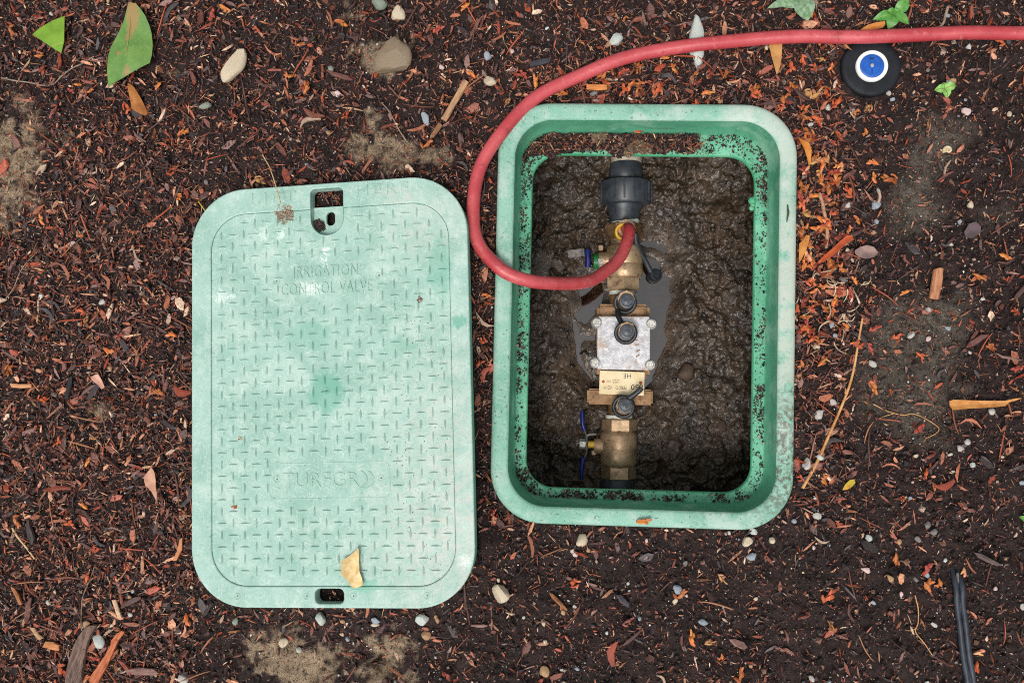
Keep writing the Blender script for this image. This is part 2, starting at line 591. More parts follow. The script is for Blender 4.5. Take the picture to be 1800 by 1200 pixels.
# ------------------------------------------------------------------ mud and water in the box
PUD = np.array([(1122, 424), (1150, 424), (1168, 437), (1174, 446), (1162, 460), (1166, 470), (1162, 480), (1178, 489), (1178, 520), (1170, 556), (1166, 580),
                (1172, 600), (1160, 622), (1152, 645), (1147, 660), (1150, 672), (1130, 684), (1110, 690), (1080, 690), (1050, 680), (1035, 665), (1020, 645),
                (1012, 620), (1010, 590), (1004, 565), (1012, 548), (1020, 535), (1018, 510), (1030, 498), (1060, 470), (1090, 440)], float)
ZW = -0.1500
GREYS = [np.array(p, float) for p in (  # patches mirroring the sky; the reflection's outline is shaped into the mud basin
    [(1122, 424), (1150, 423), (1168, 436), (1175, 445), (1166, 447), (1150, 437), (1124, 431)],
    [(1126, 456), (1146, 452), (1160, 461), (1158, 476), (1178, 489), (1179, 520), (1171, 556), (1166, 580), (1173, 600), (1161, 622), (1153, 645), (1147, 662), (1149, 670), (1130, 682), (1110, 676), (1110, 540), (1112, 470)],
    [(1022, 499), (1058, 494), (1064, 515), (1058, 535), (1040, 558), (1028, 568), (1014, 566), (1010, 552), (1024, 540), (1018, 520)],
    [(1006, 566), (1014, 566), (1020, 586), (1036, 590), (1048, 588), (1048, 598), (1024, 600), (1019, 612), (1022, 632), (1034, 650), (1044, 664), (1040, 668), (1026, 654), (1015, 634), (1012, 606)])]


def sd_poly(px, py, poly):
    d = np.full(px.shape, 1e9); inside = np.zeros(px.shape, bool)
    n = len(poly)
    for i in range(n):
        x1, y1 = poly[i]; x2, y2 = poly[(i + 1) % n]
        ex, ey = x2 - x1, y2 - y1
        t = np.clip(((px - x1) * ex + (py - y1) * ey) / (ex * ex + ey * ey), 0, 1)
        d = np.minimum(d, np.hypot(px - x1 - t * ex, py - y1 - t * ey))
        c = ((y1 > py) != (y2 > py)) & (px < ex * (py - y1) / (ey + 1e-12) + x1)
        inside ^= c
    return np.where(inside, -d, d)


hm = 0.0011
mx_ = np.arange(BC[0] - .165, BC[0] + .165, hm); my_ = np.arange(BC[1] - .225, BC[1] + .225, hm)
MX, MY = np.meshgrid(mx_, my_, indexing='ij')
mpx, mpy = PX(np.stack([MX, MY, np.full_like(MX, ZW)], -1))


def mud_h(x, y, px, py):
    lump = np.abs(fbm(x, y, 0.022, 70, 4) - 0.5) * 2
    h = -0.136 + 0.030 * (fbm(x, y, 0.11, 66, 2) - 0.5) + 0.014 * (1 - lump) - 0.010 + 0.018 * (fbm(x, y, 0.0200, 75, 2) - 0.5) + 0.008 * (vn(x, y, 0.0065, 76) - 0.5) + 0.004 * (vn(x, y, 0.0030, 77) - 0.5)
    sm_ = np.clip((fbm(x, y, 0.07, 68, 2) - .30) * 3.2, .5, 1)          # smoother, smeared stretches
    h = -0.140 + (h + 0.140) * sm_ + .0015 * (vn(x, y, .0035, 78) - .5)
    sdp = sd_poly(px, py, PUD)
    sg = np.min([sd_poly(px, py, g_) for g_ in GREYS], 0) + 7 * (fbm(x, y, 0.009, 80, 2) - .5)
    film = ZW + .0004 + .0016 * np.clip(sg / 14, 0, 1) + .0022 * (fbm(x, y, .02, 83, 2) - .35) * np.clip(sg / 14, 0, 1)  # mud film shaped in where the puddle mirrors no sky
    basin = np.where(sg < 0, ZW - .0003 + np.maximum(sg, -25) * .00012, film)
    t = np.clip((sdp - 0) / 45, 0, 1); t = t * t * (3 - 2 * t)
    return basin * (1 - t) + np.maximum(h, ZW + 0.001) * t


MZ = mud_h(MX, MY, mpx, mpy)
nx, ny = MX.shape
idx = np.arange(nx * ny).reshape(nx, ny)
quads = np.stack([idx[:-1, :-1], idx[1:, :-1], idx[1:, 1:], idx[:-1, 1:]], -1).reshape(-1, 4)
k = fbm(MX, MY, 0.03, 90, 4)[..., None]; k2 = vn(MX, MY, 0.006, 95)[..., None]
colm = (lin((38, 27, 18)) * (1 - k) + lin((82, 60, 38)) * k) * (0.45 + 0.8 * k2)
mm = Mat('wet_mud', 0.4, 0.7)
at = mm.n('ShaderNodeAttribute'); at.attribute_name = 'Col'
mm.base(at.outputs['Color'])
mm.rough(mm.ramp(mm.noise(60, 5, 0.7), 0.35, 0.65, 0.3, 0.7))
mm.b.inputs['Coat Weight'].default_value = 0.28
mm.b.inputs['Coat Roughness'].default_value = 0.1
mm.b.inputs['Coat IOR'].default_value = 1.6
cbn = mm.n('ShaderNodeBump'); cbn.inputs['Strength'].default_value = 0.7; cbn.inputs['Distance'].default_value = 0.004
mm.link(mm.noise(95, 4, 0.55), cbn.inputs['Height']); mm.link(cbn.outputs[0], mm.b.inputs['Coat Normal'])
b1 = mm.bump(mm.noise(220, 6, 0.65), 0.7, 0.003)
mm.bump(mm.noise(800, 4, 0.7), 0.5, 0.001, b1)
o = obj('mud', mesh_np('mud', np.stack([MX, MY, MZ], -1).reshape(-1, 3), quads, colm.reshape(-1, 3), True), mm.m)
tag(o, 'wet brown lumpy mud at the bottom of the valve box', None, None, 'structure')

wm = Mat('puddle_water')
out = wm.t.nodes['Material Output']
fr = wm.n('ShaderNodeFresnel'); fr.inputs['IOR'].default_value = 2.25
gl = wm.n('ShaderNodeBsdfGlossy'); gl.inputs['Roughness'].default_value = 0.02
tr = wm.n('ShaderNodeBsdfTransparent'); tr.inputs['Color'].default_value = (0.55, 0.44, 0.32, 1)
mxs = wm.n('ShaderNodeMixShader')
wm.link(fr.outputs[0], mxs.inputs[0]); wm.link(tr.outputs[0], mxs.inputs[1]); wm.link(gl.outputs[0], mxs.inputs[2])
wm.link(mxs.outputs[0], out.inputs['Surface'])
bp = wm.n('ShaderNodeBump'); bp.inputs['Strength'].default_value = 0.03; bp.inputs['Distance'].default_value = 0.001
wm.link(wm.noise(60, 2), bp.inputs['Height']); wm.link(bp.outputs[0], gl.inputs['Normal'])
pc = PUD.mean(0)
wp = [P(*(pc + (p - pc) * 1.18), ZW) for p in PUD]
me = mesh_pf('puddle', wp, [list(range(len(wp)))])
o = obj('puddle', me, wm.m)
tag(o, 'grey reflecting puddle of muddy water around the brass valves', None, None, 'structure')

# ------------------------------------------------------------------ lid
lm = plastic('lid_plastic', (133, 172, 158), (156, 189, 177), (206, 219, 211), 0.35, 0.5, 0.10, 0.36, 0.25)
c = lm.b.inputs['Base Color'].links[0].from_socket


def at_lid(px, py): return tuple(float(t) for t in L(px, py))


for px, py, r, sy, colr, amt in ((573, 690, .0225, 1.15, (92, 160, 138), .65), (548, 590, .03, .6, (112, 170, 150), .35), (772, 470, .016, 2.2, (104, 166, 146), .5),
                                 (806, 563, .0075, 1, (96, 164, 142), .8), (640, 1030, .02, .4, (100, 176, 150), .5), (700, 608, .02, .6, (112, 170, 150), .3)):
    c = lm.mix(lm.math('MULTIPLY', lm.blob(*at_lid(px, py), r, .45, .022, 140, sy), amt), c, colr)
for px, py, r, sy, amt in ((545, 507, .017, .6, .9), (385, 522, .010, 1.2, .7), (818, 985, .012, .8, .9), (572, 438, .006, .7, .8), (571, 452, .004, 2.5, .8), (462, 411, .008, 1.2, .5),
                           (493, 412, .007, 1.3, .6), (408, 520, .007, .8, .6)):
    c = lm.mix(lm.math('MULTIPLY', lm.blob(*at_lid(px, py), r, .9, .02, 260, sy), lm.math('MULTIPLY', lm.ramp(lm.noise(500, 3, .6), .3, .6), amt)), c, (228, 238, 232))
# dusty film on the right-hand side
for px, py, r, sy, amt in ((800, 850, .11, 2.0, .55), (740, 400, .07, .8, .45), (760, 960, .09, .9, .5), (690, 345, .03, .5, .5)):
    c = lm.mix(lm.math('MULTIPLY', lm.math('MULTIPLY', lm.blob(*at_lid(px, py), r, .95, .05, 60, sy), lm.ramp(lm.noise(110, 7, .75), .36, .66)), amt), c, (196, 194, 184))
sp = lm.math('MULTIPLY', lm.blob(*at_lid(770, 930), .10, .95, .04, 60, 1.6), lm.ramp(lm.noise(300, 5, .75), .62, .70))
c = lm.mix(lm.math('MULTIPLY', sp, .75), c, (92, 76, 66))
c = lm.mix(lm.ramp(lm.noise(240, 2, .5), .785, .81), c, (60, 46, 42))
lm.base(c)
MLID = lm.m
lid = thing('valve_cover', 'mint green plastic valve box lid with raised treads lying on the mulch', 'cover', LM)
lm.tc.object = lid
w2, l2 = LID_W / 2, LID_L / 2
outer = rrect(-w2, w2, -l2, l2, .057, 16)
pa, pb = L(371, 700), L(795, 700); pt, pbm = L(590, 365), L(590, 1030)
pxl, pxr, pyt, pyb = float(pa[0]), float(pb[0]), float(pt[1]), float(pbm[1])
inner = rrect(pxl, pxr, pyb, pyt, .037, 14)


def u_shape(x0, x1, yt, yb, rt, n=8):
    r = (x1 - x0) / 2
    cy = yb + r
    pts = [(x1, cy)] + [(x1, yt - rt)]
    for a in np.linspace(0, 90, n): pts.append((x1 - rt + rt * math.cos(math.radians(a)), yt - rt + rt * math.sin(math.radians(a))))
    for a in np.linspace(90, 180, n): pts.append((x0 + rt + rt * math.cos(math.radians(a)), yt - rt + rt * math.sin(math.radians(a))))
    for a in np.linspace(180, 360, 20): pts.append(((x0 + x1) / 2 + r * math.cos(math.radians(a)), cy + r * math.sin(math.radians(a))))
    return pts


a = L(545, 333); b = L(603.5, 411)
ux0, ux1, uyt, uyb = float(a[0]), float(b[0]), float(a[1]), float(b[1])
U = u_shape(ux0, ux1, uyt, uyb, .005)
a = L(553.5, 1034); b = L(604.5, 1061)
SL = rrect(float(a[0]), float(b[0]), float(b[1]), float(a[1]), .005, 6)
# the finger pull cuts both the border and the panel: border inner edge is notched
ug = 0.0
Uin = [p for p in U]
plate_t = 0.0045


def clip_poly(poly, ysplit, above):
    """part of a closed polygon above or below a horizontal line"""
    o_ = []
    n = len(poly)
    for i in range(n):
        p, q = poly[i], poly[(i + 1) % n]
        ip = (p[1] > ysplit) == above; iq = (q[1] > ysplit) == above
        if ip: o_.append(p)
        if ip != iq:
            t = (ysplit - p[1]) / (q[1] - p[1]); o_.append((p[0] + t * (q[0] - p[0]), ysplit))
    return o_


# border ring notched by the U (inner loop joined with the U's upper part)
Ut = clip_poly(U, pyt, True)
Ut = sorted([p for p in Ut if p[1] <= pyt + 1e-7], key=lambda p: p[0]), Ut
notch = [(ux1, pyt)] + [p for p in U if p[1] > pyt + 1e-6] + [(ux0, pyt)]
inn = []
for i, p in enumerate(inner):
    inn.append(p)
    q = inner[(i + 1) % len(inner)]
    if abs(p[1] - pyt) < 1e-6 and abs(q[1] - pyt) < 1e-6 and p[0] > ux1 > ux0 > q[0]:
        inn += notch
gap = 0.0
obj('border', curve_mesh([outer, inn, SL], -plate_t, 0.0, .0012), MLID, lid)
# panel, set a little lower; notched below
pin = rrect(pxl + .0003, pxr - .0003, pyb + .0003, pyt - .0003, .0367, 14)
pan = []
_r = (ux1 - ux0) / 2
low = [(ux1, pyt - .0003)] + [((ux0 + ux1) / 2 + _r * math.cos(math.radians(a_)), uyb + _r + _r * math.sin(math.radians(a_))) for a_ in np.linspace(360, 180, 20)] + [(ux0, pyt - .0003)]
for i, p in enumerate(pin):
    pan.append(p)
    q = pin[(i + 1) % len(pin)]
    if abs(p[1] - q[1]) < 1e-7 and p[0] > ux1 > ux0 > q[0]:
        pan += low
obj('panel', curve_mesh([pan], -plate_t - .001, -.0011, .0006), MLID, lid)
ZP = -.0011
# finger pull: well wall, tray with an oval hole, open slot above it
well = MB()
well.loft([[(p[0], p[1], -.0008) for p in U], [(p[0] * 1 + (0), p[1], -.013) for p in U]])
well.build('well', MLID, lid, 60)
a = L(549, 362); ysl = float(a[1])
tray = clip_poly(U, ysl, False)
a = L(576.5, 380); ox, oy = float(a[0]), float(a[1])
oval = rrect(ox - .0048, ox + .0042, oy - .0078, oy + .0062, .0044, 8)
obj('tray', curve_mesh([tray, oval], -.0125, -.0085, .0004), MLID, lid)
m = MB(); m.loft([[(p[0], p[1], -.0005) for p in SL], [(p[0], p[1], -.0135) for p in SL]]); m.build('slot_wall', MLID, lid, 60)
# outer skirt
m = MB()
m.loft([[(p[0] * s_, p[1] * s_, z_) for p in rrect(-w2 + i_, w2 - i_, -l2 + i_, l2 - i_, .057 - i_, 16)] for i_, z_, s_ in
        ((.0006, -.0022, 1), (.0002, -.006, 1), (.0010, -.016, 1), (.0035, -.016, 1), (.003, -.004, 1))])
m.build('skirt', plastic('lid_skirt_plastic', (80, 160, 128), (96, 176, 146), (150, 205, 185), .3, .5, .15, .2, .2).m, lid, 60)

# lettering
def lid_text(name, body, x0, x1, y0, y1, top, off=0.0, space=1.0, h=.0007):
    a, b = L(x0, y1), L(x1, y0)
    zb = ZP if not top else 0.0
    o = obj(name, text_mesh(body, float(a[0]), float(b[0]), float(a[1]), float(b[1]), zb - .0003, zb + h, False, off, space), MLID, lid)
    return o


lid_text('lettering', 'IRRIGATION', 516, 627.5, 463, 489, False, -.012, 1.12, .0010)['label'] = 'raised word IRRIGATION'
lid_text('lettering', 'CONTROL VALVE', 494, 653, 491, 520, False, -.012, 1.1, .0010)['label'] = 'raised words CONTROL VALVE'
o = lid_text('lettering', 'LIFT', 441, 520, 336, 359, True, .0, 1.25, .0008); o['label'] = 'faint raised word LIFT'
o = lid_text('lettering', 'HERE', 626, 717, 320, 345, True, .0, 1.2, .0008); o['label'] = 'faint raised word HERE'
for o_, sh in ((bpy.data.objects['lettering'], 0), (o, .0)): pass
o = lid_text('lettering', 'TURFGR', 496, 630, 829, 857, False, -.005, 1.0, .0007); o['label'] = 'raised letters TURFGR and two arcs'
m = MB()
for cxp in (628, 640):
    pts = []
    for a_ in np.linspace(-70, 70, 12):
        q = L(cxp + 15 * math.cos(math.radians(a_)) + 1, 843 - 15.5 * math.sin(math.radians(a_)))
        pts.append((float(q[0]), float(q[1]), ZP + .0001))
    m.tube(pts, .0011, 6, True, .6)
m.build('arc_emblem', MLID, lid)
# nameplate outline
a, b = L(473, 877), L(684, 811)
m = MB()
r_ = rrect(float(a[0]), float(b[0]), float(a[1]), float(b[1]), .006, 6)
m.tube([(p[0], p[1], ZP) for p in r_ + r_[:1]], .00055, 5, False, .6)
m.build('nameplate_border', MLID, lid)
a, b = L(612, 1062.5), L(760, 1036)
m = MB(); r_ = rrect(float(a[0]), float(b[0]), float(a[1]), float(b[1]), .006, 6)
m.tube([(p[0], p[1], 0.0) for p in r_ + r_[:1]], .0004, 5, False, .5)
m.build('date_plate_border', MLID, lid)
# moulded pips
MPIP = simple('pip_dark_green', (70, 84, 72), (100, 130, 112), 300, .6)  # darker green tone of the small raised dot on each pip
for px, py, top in ((485, 495, 0), (665, 485, 0), (486, 843, 0), (669, 841, 0), (417, 1048, 1), (539, 1048, 1), (621, 1048, 1), (750, 1047, 1), (573, 687, 0)):
    q = L(px, py); zt = 0.0 if top else ZP
    m = MB()
    m.lathe((float(q[0]), float(q[1]), zt - .0006), (0, 0, 1), [(0, .0034), (.0009, .0034), (.0010, .0030), (.0007, .0027), (.0008, .0001)], 16, 0, False)
    o = m.build('pip', MLID, lid, 50)
    m = MB(); m.lathe((float(q[0]) + .0004, float(q[1]) + .0006, zt), (0, 0, 1), [(0, .0009), (.0005, .0008), (.0006, .0001)], 8)
    m.build('pip_dot', MPIP, o)

# treads: alternating upright and lying lens-shaped bars
n_ = 9
tv = []; tf = []
LT, WT, HT = .0104, .0021, .0018
for i in range(n_):
    t = -1 + 2 * i / (n_ - 1)
    prof = max(0.0, 1 - t * t)
    yy = WT / 2 * (prof ** .8) + .00012
    tv += [(t * LT / 2, -yy, 0), (t * LT / 2, 0, HT * (prof ** .7) + .00005), (t * LT / 2, yy, 0)]
for i in range(n_ - 1):
    a = i * 3
    tf += [(a, a + 3, a + 4, a + 1), (a + 1, a + 4, a + 5, a + 2)]
tread_me = mesh_pf('tread', tv, tf, 80)
tread_me.materials.append(MLID)
pitch = .01175
xs0 = float(L(405 - 20, 700)[0]); n_treads = 0
rest = MB()
ncol, nrow = 21, 31
x_l, x_r = float(L(389, 700)[0]), float(L(781, 700)[0])
y_t, y_b = float(L(580, 383)[1]), float(L(580, 1003)[1])
dx, dy = (x_r - x_l) / 19, (y_t - y_b) / 30
keepout = [(505, 668, 452, 528), (470, 688, 806, 882), (536, 612, 325, 420)]
cells = []
for j in range(31):
    for i in range(20):
        x = x_l + i * dx; y = y_t - j * dy
        wp_ = LC + LR @ np.array([x, y, 0]); qx, qy = PX(wp_)
        if any(a < qx < b and c_ < qy < d for a, b, c_, d in keepout): continue
        if sd_rr(np.array(x - (pxl + pxr) / 2), np.array(y - (pyt + pyb) / 2), (pxr - pxl) / 2, (pyt - pyb) / 2, .037) > -.0065: continue
        cells.append((float(qy), x, y, (i + j) % 2))
cells.sort(reverse=True)
for q_, (qy, x, y, up) in enumerate(cells):
    if q_ < 300:
        o = bpy.data.objects.new('tread', tread_me); COL.objects.link(o); o.parent = lid
        o.location = (x, y, ZP - .00003); o.rotation_euler = (0, 0, math.pi / 2 if up else 0)
    else:
        R_ = rot('z', math.pi / 2 if up else 0)
        rest.add([R_ @ np.array(p) + (x, y, ZP - .00003) for p in tv], tf)
o = rest.build('tread_field', MLID, lid, 80); o['kind'] = 'stuff'

# ------------------------------------------------------------------ leaf and bark builders
def blade(poly, zf, thick=.0006, cuts=3, seed=0, frame='ground', rough_edge=0.0):
    """thin curved plate from a pixel outline; zf(x, y, u, v) gives height above its support"""
    bm = bmesh.new()
    pts = []
    for p in poly:
        if frame == 'ground':
            q = P(p[0], p[1], 0.008); pts.append((q[0], q[1], 0))
        else:
            q = L(p[0], p[1], .003); pts.append((float(q[0]), float(q[1]), 0))
    vs = [bm.verts.new(p) for p in pts]
    bm.faces.new(vs)
    bmesh.ops.triangulate(bm, faces=bm.faces[:])
    for _ in range(cuts):
        bmesh.ops.subdivide_edges(bm, edges=[e for e in bm.edges if e.calc_length() > .0035], cuts=1, use_grid_fill=True)
        bmesh.ops.triangulate(bm, faces=bm.faces[:])
    v = np.array([p.co[:] for p in bm.verts]); bm.verts.index_update()
    f = [[q.index for q in p.verts] for p in bm.faces]
    bm.free()
    c = v[:, :2].mean(0); d = v[:, :2] - c
    uu, ss, vv = np.linalg.svd(d - d.mean(0), full_matrices=False)
    ab = d @ vv.T
    ab = ab / (np.abs(ab).max(0) + 1e-9)
    z = zf(v[:, 0], v[:, 1], ab[:, 0], ab[:, 1])
    bot = v.copy(); bot[:, 2] = z; top = bot.copy(); top[:, 2] += thick
    n = len(v)
    # boundary
    from collections import Counter
    cnt = Counter()
    for q in f:
        for i in range(3): cnt[tuple(sorted((q[i], q[(i + 1) % 3])))] += 1
    F = [[i + n for i in q] for q in f] + [q[::-1] for q in f]
    for q in f:
        for i in range(3):
            e = (q[i], q[(i + 1) % 3])
            if cnt[tuple(sorted(e))] == 1: F.append([e[0], e[1], e[1] + n, e[0] + n])
    return np.concatenate([bot, top]), F


def on_ground(x, y):
    """height at which a leaf rests on the litter around x, y"""
    a, b = np.meshgrid(np.linspace(-.012, .012, 5), np.linspace(-.012, .012, 5))
    return float(gh(float(x) + a, float(y) + b).max()) + .0022


def plant_mat(name, c1, c2, c3=None, rough=.5, spec=.35, scale=70, trans=0.0):
    m = Mat(name, rough, spec)
    c = m.mix(m.ramp(m.noise(scale, 4), .35, .65), c1, c2)
    if c3 is not None: c = m.mix(m.ramp(m.noise(scale * 2.3, 5, .7), .58, .7), c, c3)
    m.base(c); m.bump(m.noise(500, 3), .2, .001)
    return m.m


def leaf_thing(name, label, cat, poly, zf, mat, thick=.0006, frame='ground', parent=None, vein=None, veinmat=None):
    v, f = blade(poly, zf, thick, 3, 0, frame)
    c = v.mean(0)
    if frame == 'lid':
        v = v @ LR.T + LC; c = v.mean(0)
    o = obj(name, mesh_pf(name, v - c, f, 50), mat)
    o.location = c
    tag(o, label, cat)
    if vein:
        m = MB(c)
        pts = []
        for p in vein:
            q = P(p[0], p[1], .008); i = np.argmin((v[:, 0] - q[0]) ** 2 + (v[:, 1] - q[1]) ** 2 - 10 * v[:, 2] ** 2 * 0)
            d2 = (v[:, 0] - q[0]) ** 2 + (v[:, 1] - q[1]) ** 2
            z = v[d2 < d2.min() + 1e-6, 2].max()
            pts.append((q[0], q[1], z + .0001))
        pp = np.array(pts); tt = np.linspace(0, len(pp) - 1, 12)
        pp = np.stack([np.interp(tt, range(len(pp)), pp[:, k]) for k in range(3)], 1)
        m.tube(pp, list(np.linspace(.0004, .0008, 12)), 6, True, .6)
        m.build('midrib', veinmat, o)
    return o


flat = lambda lift, curl=0, cup=0: (lambda x, y, a, b: on_ground(x.mean() + 0 * x, y.mean() + 0 * y) + lift + curl * a ** 2 + cup * b ** 2)

lf = Mat('rhododendron_leaf', .42, .45)
cg = lf.mix(lf.ramp(lf.noise(60, 4), .3, .7), (84, 124, 56), (108, 144, 70))
cg = lf.mix(lf.math('MULTIPLY', lf.ramp(lf.noise(330, 4, .7), .5, .7), .35), cg, (136, 164, 100))
q0 = P(236, 40, .008)
# brown scar along the midrib near the tip
q = P(238, 42, .01)
MLF = None


def leaf_mat(center, spots):
    global MLF
    c = cg
    for px, py, r, sy in spots:
        p = P(px, py, .008) - center
        c = lf.mix(lf.math('MULTIPLY', lf.blob(float(p[0]), float(p[1]), r, .35, .010, 260, sy), .9), c, (150, 122, 76))
    lf.base(c); lf.bump(lf.noise(260, 4), .25, .001)
    return lf.m


big = [(231, 8), (244, 11), (252, 20), (260, 32), (266, 48), (269, 62), (270.5, 82), (270, 100), (267, 114), (246, 127), (225, 140), (210, 148), (196, 156), (194, 130), (196, 105), (200, 88), (207, 70), (222, 37), (228, 18)]
o = leaf_thing('green_leaf', 'large torn green leaf with a brown scarred midrib, above the lid corner', 'leaf', big,
               lambda x, y, a, b: on_ground(x.mean(), y.mean()) + .009 - .004 * b ** 2 + .002 * a + .0015 * np.sin(a * 5), lf.m, .0007, 'ground', None,
               [(237, 11), (233, 40), (231, 65), (229, 100), (224, 138)], simple('leaf_midrib', (150, 140, 84), (128, 130, 70), 90, .5))
o.data.materials[0] = leaf_mat(np.array(o.location), [(238, 30, .0085, 2.2), (233, 56, .005, 1.6), (230, 70, .0035, 1.2), (231, 130, .004, 1.6), (236, 14, .006, 1.0), (216, 100, .0018, 1)])
tri = [(57, 61), (68, 52), (82, 44), (100, 36), (117, 31), (116.5, 52), (115, 75), (108, 94), (98, 88), (90, 83), (74, 72)]
leaf_thing('green_leaf', 'small triangular scrap of bright green leaf at the top left', 'leaf', tri,
           lambda x, y, a, b: on_ground(x.mean(), y.mean()) + .005 + .002 * a - .002 * b ** 2, plant_mat('bright_leaf', (98, 136, 36), (116, 152, 46), None, .45), .0006, 'ground', None,
           [(92, 82), (103, 79), (113, 76)], simple('pale_vein', (150, 170, 80), (140, 160, 70), 90, .5))
leaf_thing('brown_leaf', 'folded ochre leaf fragment just below the large green leaf', 'dry leaf',
           [(223, 145), (229, 148), (234, 153), (246, 172), (254, 187), (259, 198), (257, 204), (248, 201), (240, 197), (229, 190), (227, 175), (224, 158)],
           lambda x, y, a, b: on_ground(x.mean(), y.mean()) + .005 - .004 * np.abs(b) + .002 * a, plant_mat('ochre_leaf', (178, 118, 62), (150, 92, 46), (120, 74, 40)), .0006)
leaf_thing('dry_leaf', 'curled pale tan dead leaf lying on the mint green lid', 'dry leaf',
           [(629.5, 961.7), (625, 967), (613, 977), (602, 985), (602, 996), (603, 1005), (610, 1017), (618, 1029), (623, 1034), (631, 1031), (639, 1028), (633, 1025), (637, 1018), (635, 1010), (633, 1003), (631, 988), (632, 975), (632, 965)],
           lambda x, y, a, b: .0012 + .0062 * np.clip(np.abs(b), 0, 1) ** 1.5 * (.4 + .6 * (b < 0)) + .002 * np.sin(a * 4 + b * 2) ** 2, plant_mat('tan_leaf', (206, 176, 120), (224, 200, 150), (160, 116, 62), .6, .3, 160), .0005, 'lid')
leaf_thing('dry_leaf', 'long flat ochre leaf strip lying on dark soil near the right edge', 'dry leaf',
           [(1664, 704), (1666, 712), (1670, 720), (1685, 719), (1700, 717.5), (1735, 716), (1763, 713), (1770, 707), (1785, 702), (1790, 699), (1778, 700), (1762, 704), (1735, 704), (1700, 703), (1672, 702)],
           lambda x, y, a, b: on_ground(x.mean(), y.mean()) + .004 + .003 * np.abs(b) + .002 * a ** 2, plant_mat('strip_leaf', (196, 140, 78), (176, 116, 58), (150, 96, 50), .5, .4, 120), .0006)
leaf_thing('dry_leaf', 'narrow orange dead leaf against the upper right corner of the box', 'dry leaf',
           [(1399, 245), (1408, 249), (1417, 255), (1420, 264), (1421, 273), (1420, 286), (1418, 297), (1415, 293), (1413, 280), (1410, 267), (1404, 255)],
           lambda x, y, a, b: on_ground(x.mean(), y.mean()) + .008 + .003 * np.abs(b) + .003 * a, plant_mat('orange_leaf', (190, 116, 46), (206, 136, 60), (140, 76, 34), .5), .0006)
leaf_thing('dry_leaf', 'tan pointed leaf sticking out under the red hose above the box', 'dry leaf',
           [(1351, 78), (1360, 77), (1375, 78), (1374, 98), (1372, 116), (1366, 131), (1362, 118), (1356, 98)],
           lambda x, y, a, b: on_ground(x.mean(), y.mean()) + .002 + .002 * np.abs(b), plant_mat('tan_leaf_b', (190, 142, 84), (170, 122, 70), (120, 86, 56), .55), .0006)
leaf_thing('dry_leaf', 'orange dead leaf under the seedling beside the hose', 'dry leaf',
           [(1513, 52), (1519, 47), (1526, 43), (1540, 39), (1557, 36), (1558, 42), (1553, 48), (1535, 52)],
           lambda x, y, a, b: on_ground(x.mean(), y.mean()) + .002 + .002 * np.abs(b), plant_mat('orange_leaf_b', (202, 134, 66), (184, 110, 50), (130, 80, 40), .55), .0006)
leaf_thing('dry_leaf', 'pinkish tan pointed leaf close to the left edge of the lid', 'dry leaf',
           [(269, 820), (274, 826), (276, 832), (277.5, 843), (277, 852), (279, 866), (278, 880), (273, 870), (269, 862), (264, 856), (260, 852), (258, 845), (257, 837), (263, 828)],
           lambda x, y, a, b: on_ground(x.mean(), y.mean()) + .004 + .002 * np.abs(b), plant_mat('pink_tan_leaf', (196, 150, 124), (176, 128, 104), (130, 90, 76), .6), .0006)
leaf_thing('dry_leaf', 'rust red curled leaf right of the box beside the pale grass', 'dry leaf',
           [(1437, 460), (1446, 450), (1458, 440), (1470, 428), (1484, 416), (1495, 415), (1496, 424), (1486, 428), (1474, 440), (1462, 450), (1448, 460), (1438, 464)],
           lambda x, y, a, b: on_ground(x.mean(), y.mean()) + .006 + .004 * np.abs(b) + .002 * a, plant_mat('rust_leaf', (160, 72, 44), (182, 92, 56), (110, 54, 40), .5), .0006)
leaf_thing('dry_leaf', 'yellow green small leaf on soil below the golden twig', 'dry leaf',
           [(1478, 860), (1482, 850), (1490, 842), (1499, 841), (1500, 847), (1494, 854), (1486, 859)],
           lambda x, y, a, b: on_ground(x.mean(), y.mean()) + .003 + .002 * np.abs(b), plant_mat('yellow_leaf', (176, 164, 56), (190, 140, 50), (120, 120, 40), .5), .0006)
for lb, poly, c1, c2 in (
        ('ochre sickle-shaped leaf touching the right side of the box', [(1402, 430), (1408, 424), (1414, 416), (1421, 415), (1419, 428), (1414, 442), (1407, 456), (1402, 464), (1402, 446)], (176, 112, 50), (196, 134, 66)),
        ('pale pink bark flake on mulch left of the lid', [(161, 663), (167, 659), (175, 657), (181, 668), (185, 680), (180, 684), (174, 676), (166, 670)], (206, 160, 140), (184, 136, 116)),
        ('rose grey oval bark flake right of the pale grass', [(1503, 440), (1512, 434), (1524, 431), (1536, 434), (1545, 444), (1536, 452), (1522, 455), (1510, 452), (1504, 446)], (150, 122, 112), (110, 92, 90)),
        ('dark mauve flat flake on soil near the right edge', [(1694, 408), (1702, 394), (1714, 390), (1724, 398), (1722, 410), (1708, 420), (1698, 416)], (96, 80, 84), (74, 62, 64))):
    leaf_thing('dry_leaf' if 'leaf' in lb else 'bark_flake', lb, 'dry leaf' if 'leaf' in lb else 'bark', poly,
               lambda x, y, a, b: on_ground(x.mean(), y.mean()) + .004 + .002 * np.abs(b), plant_mat('flake', c1, c2, None, .65), .0008)


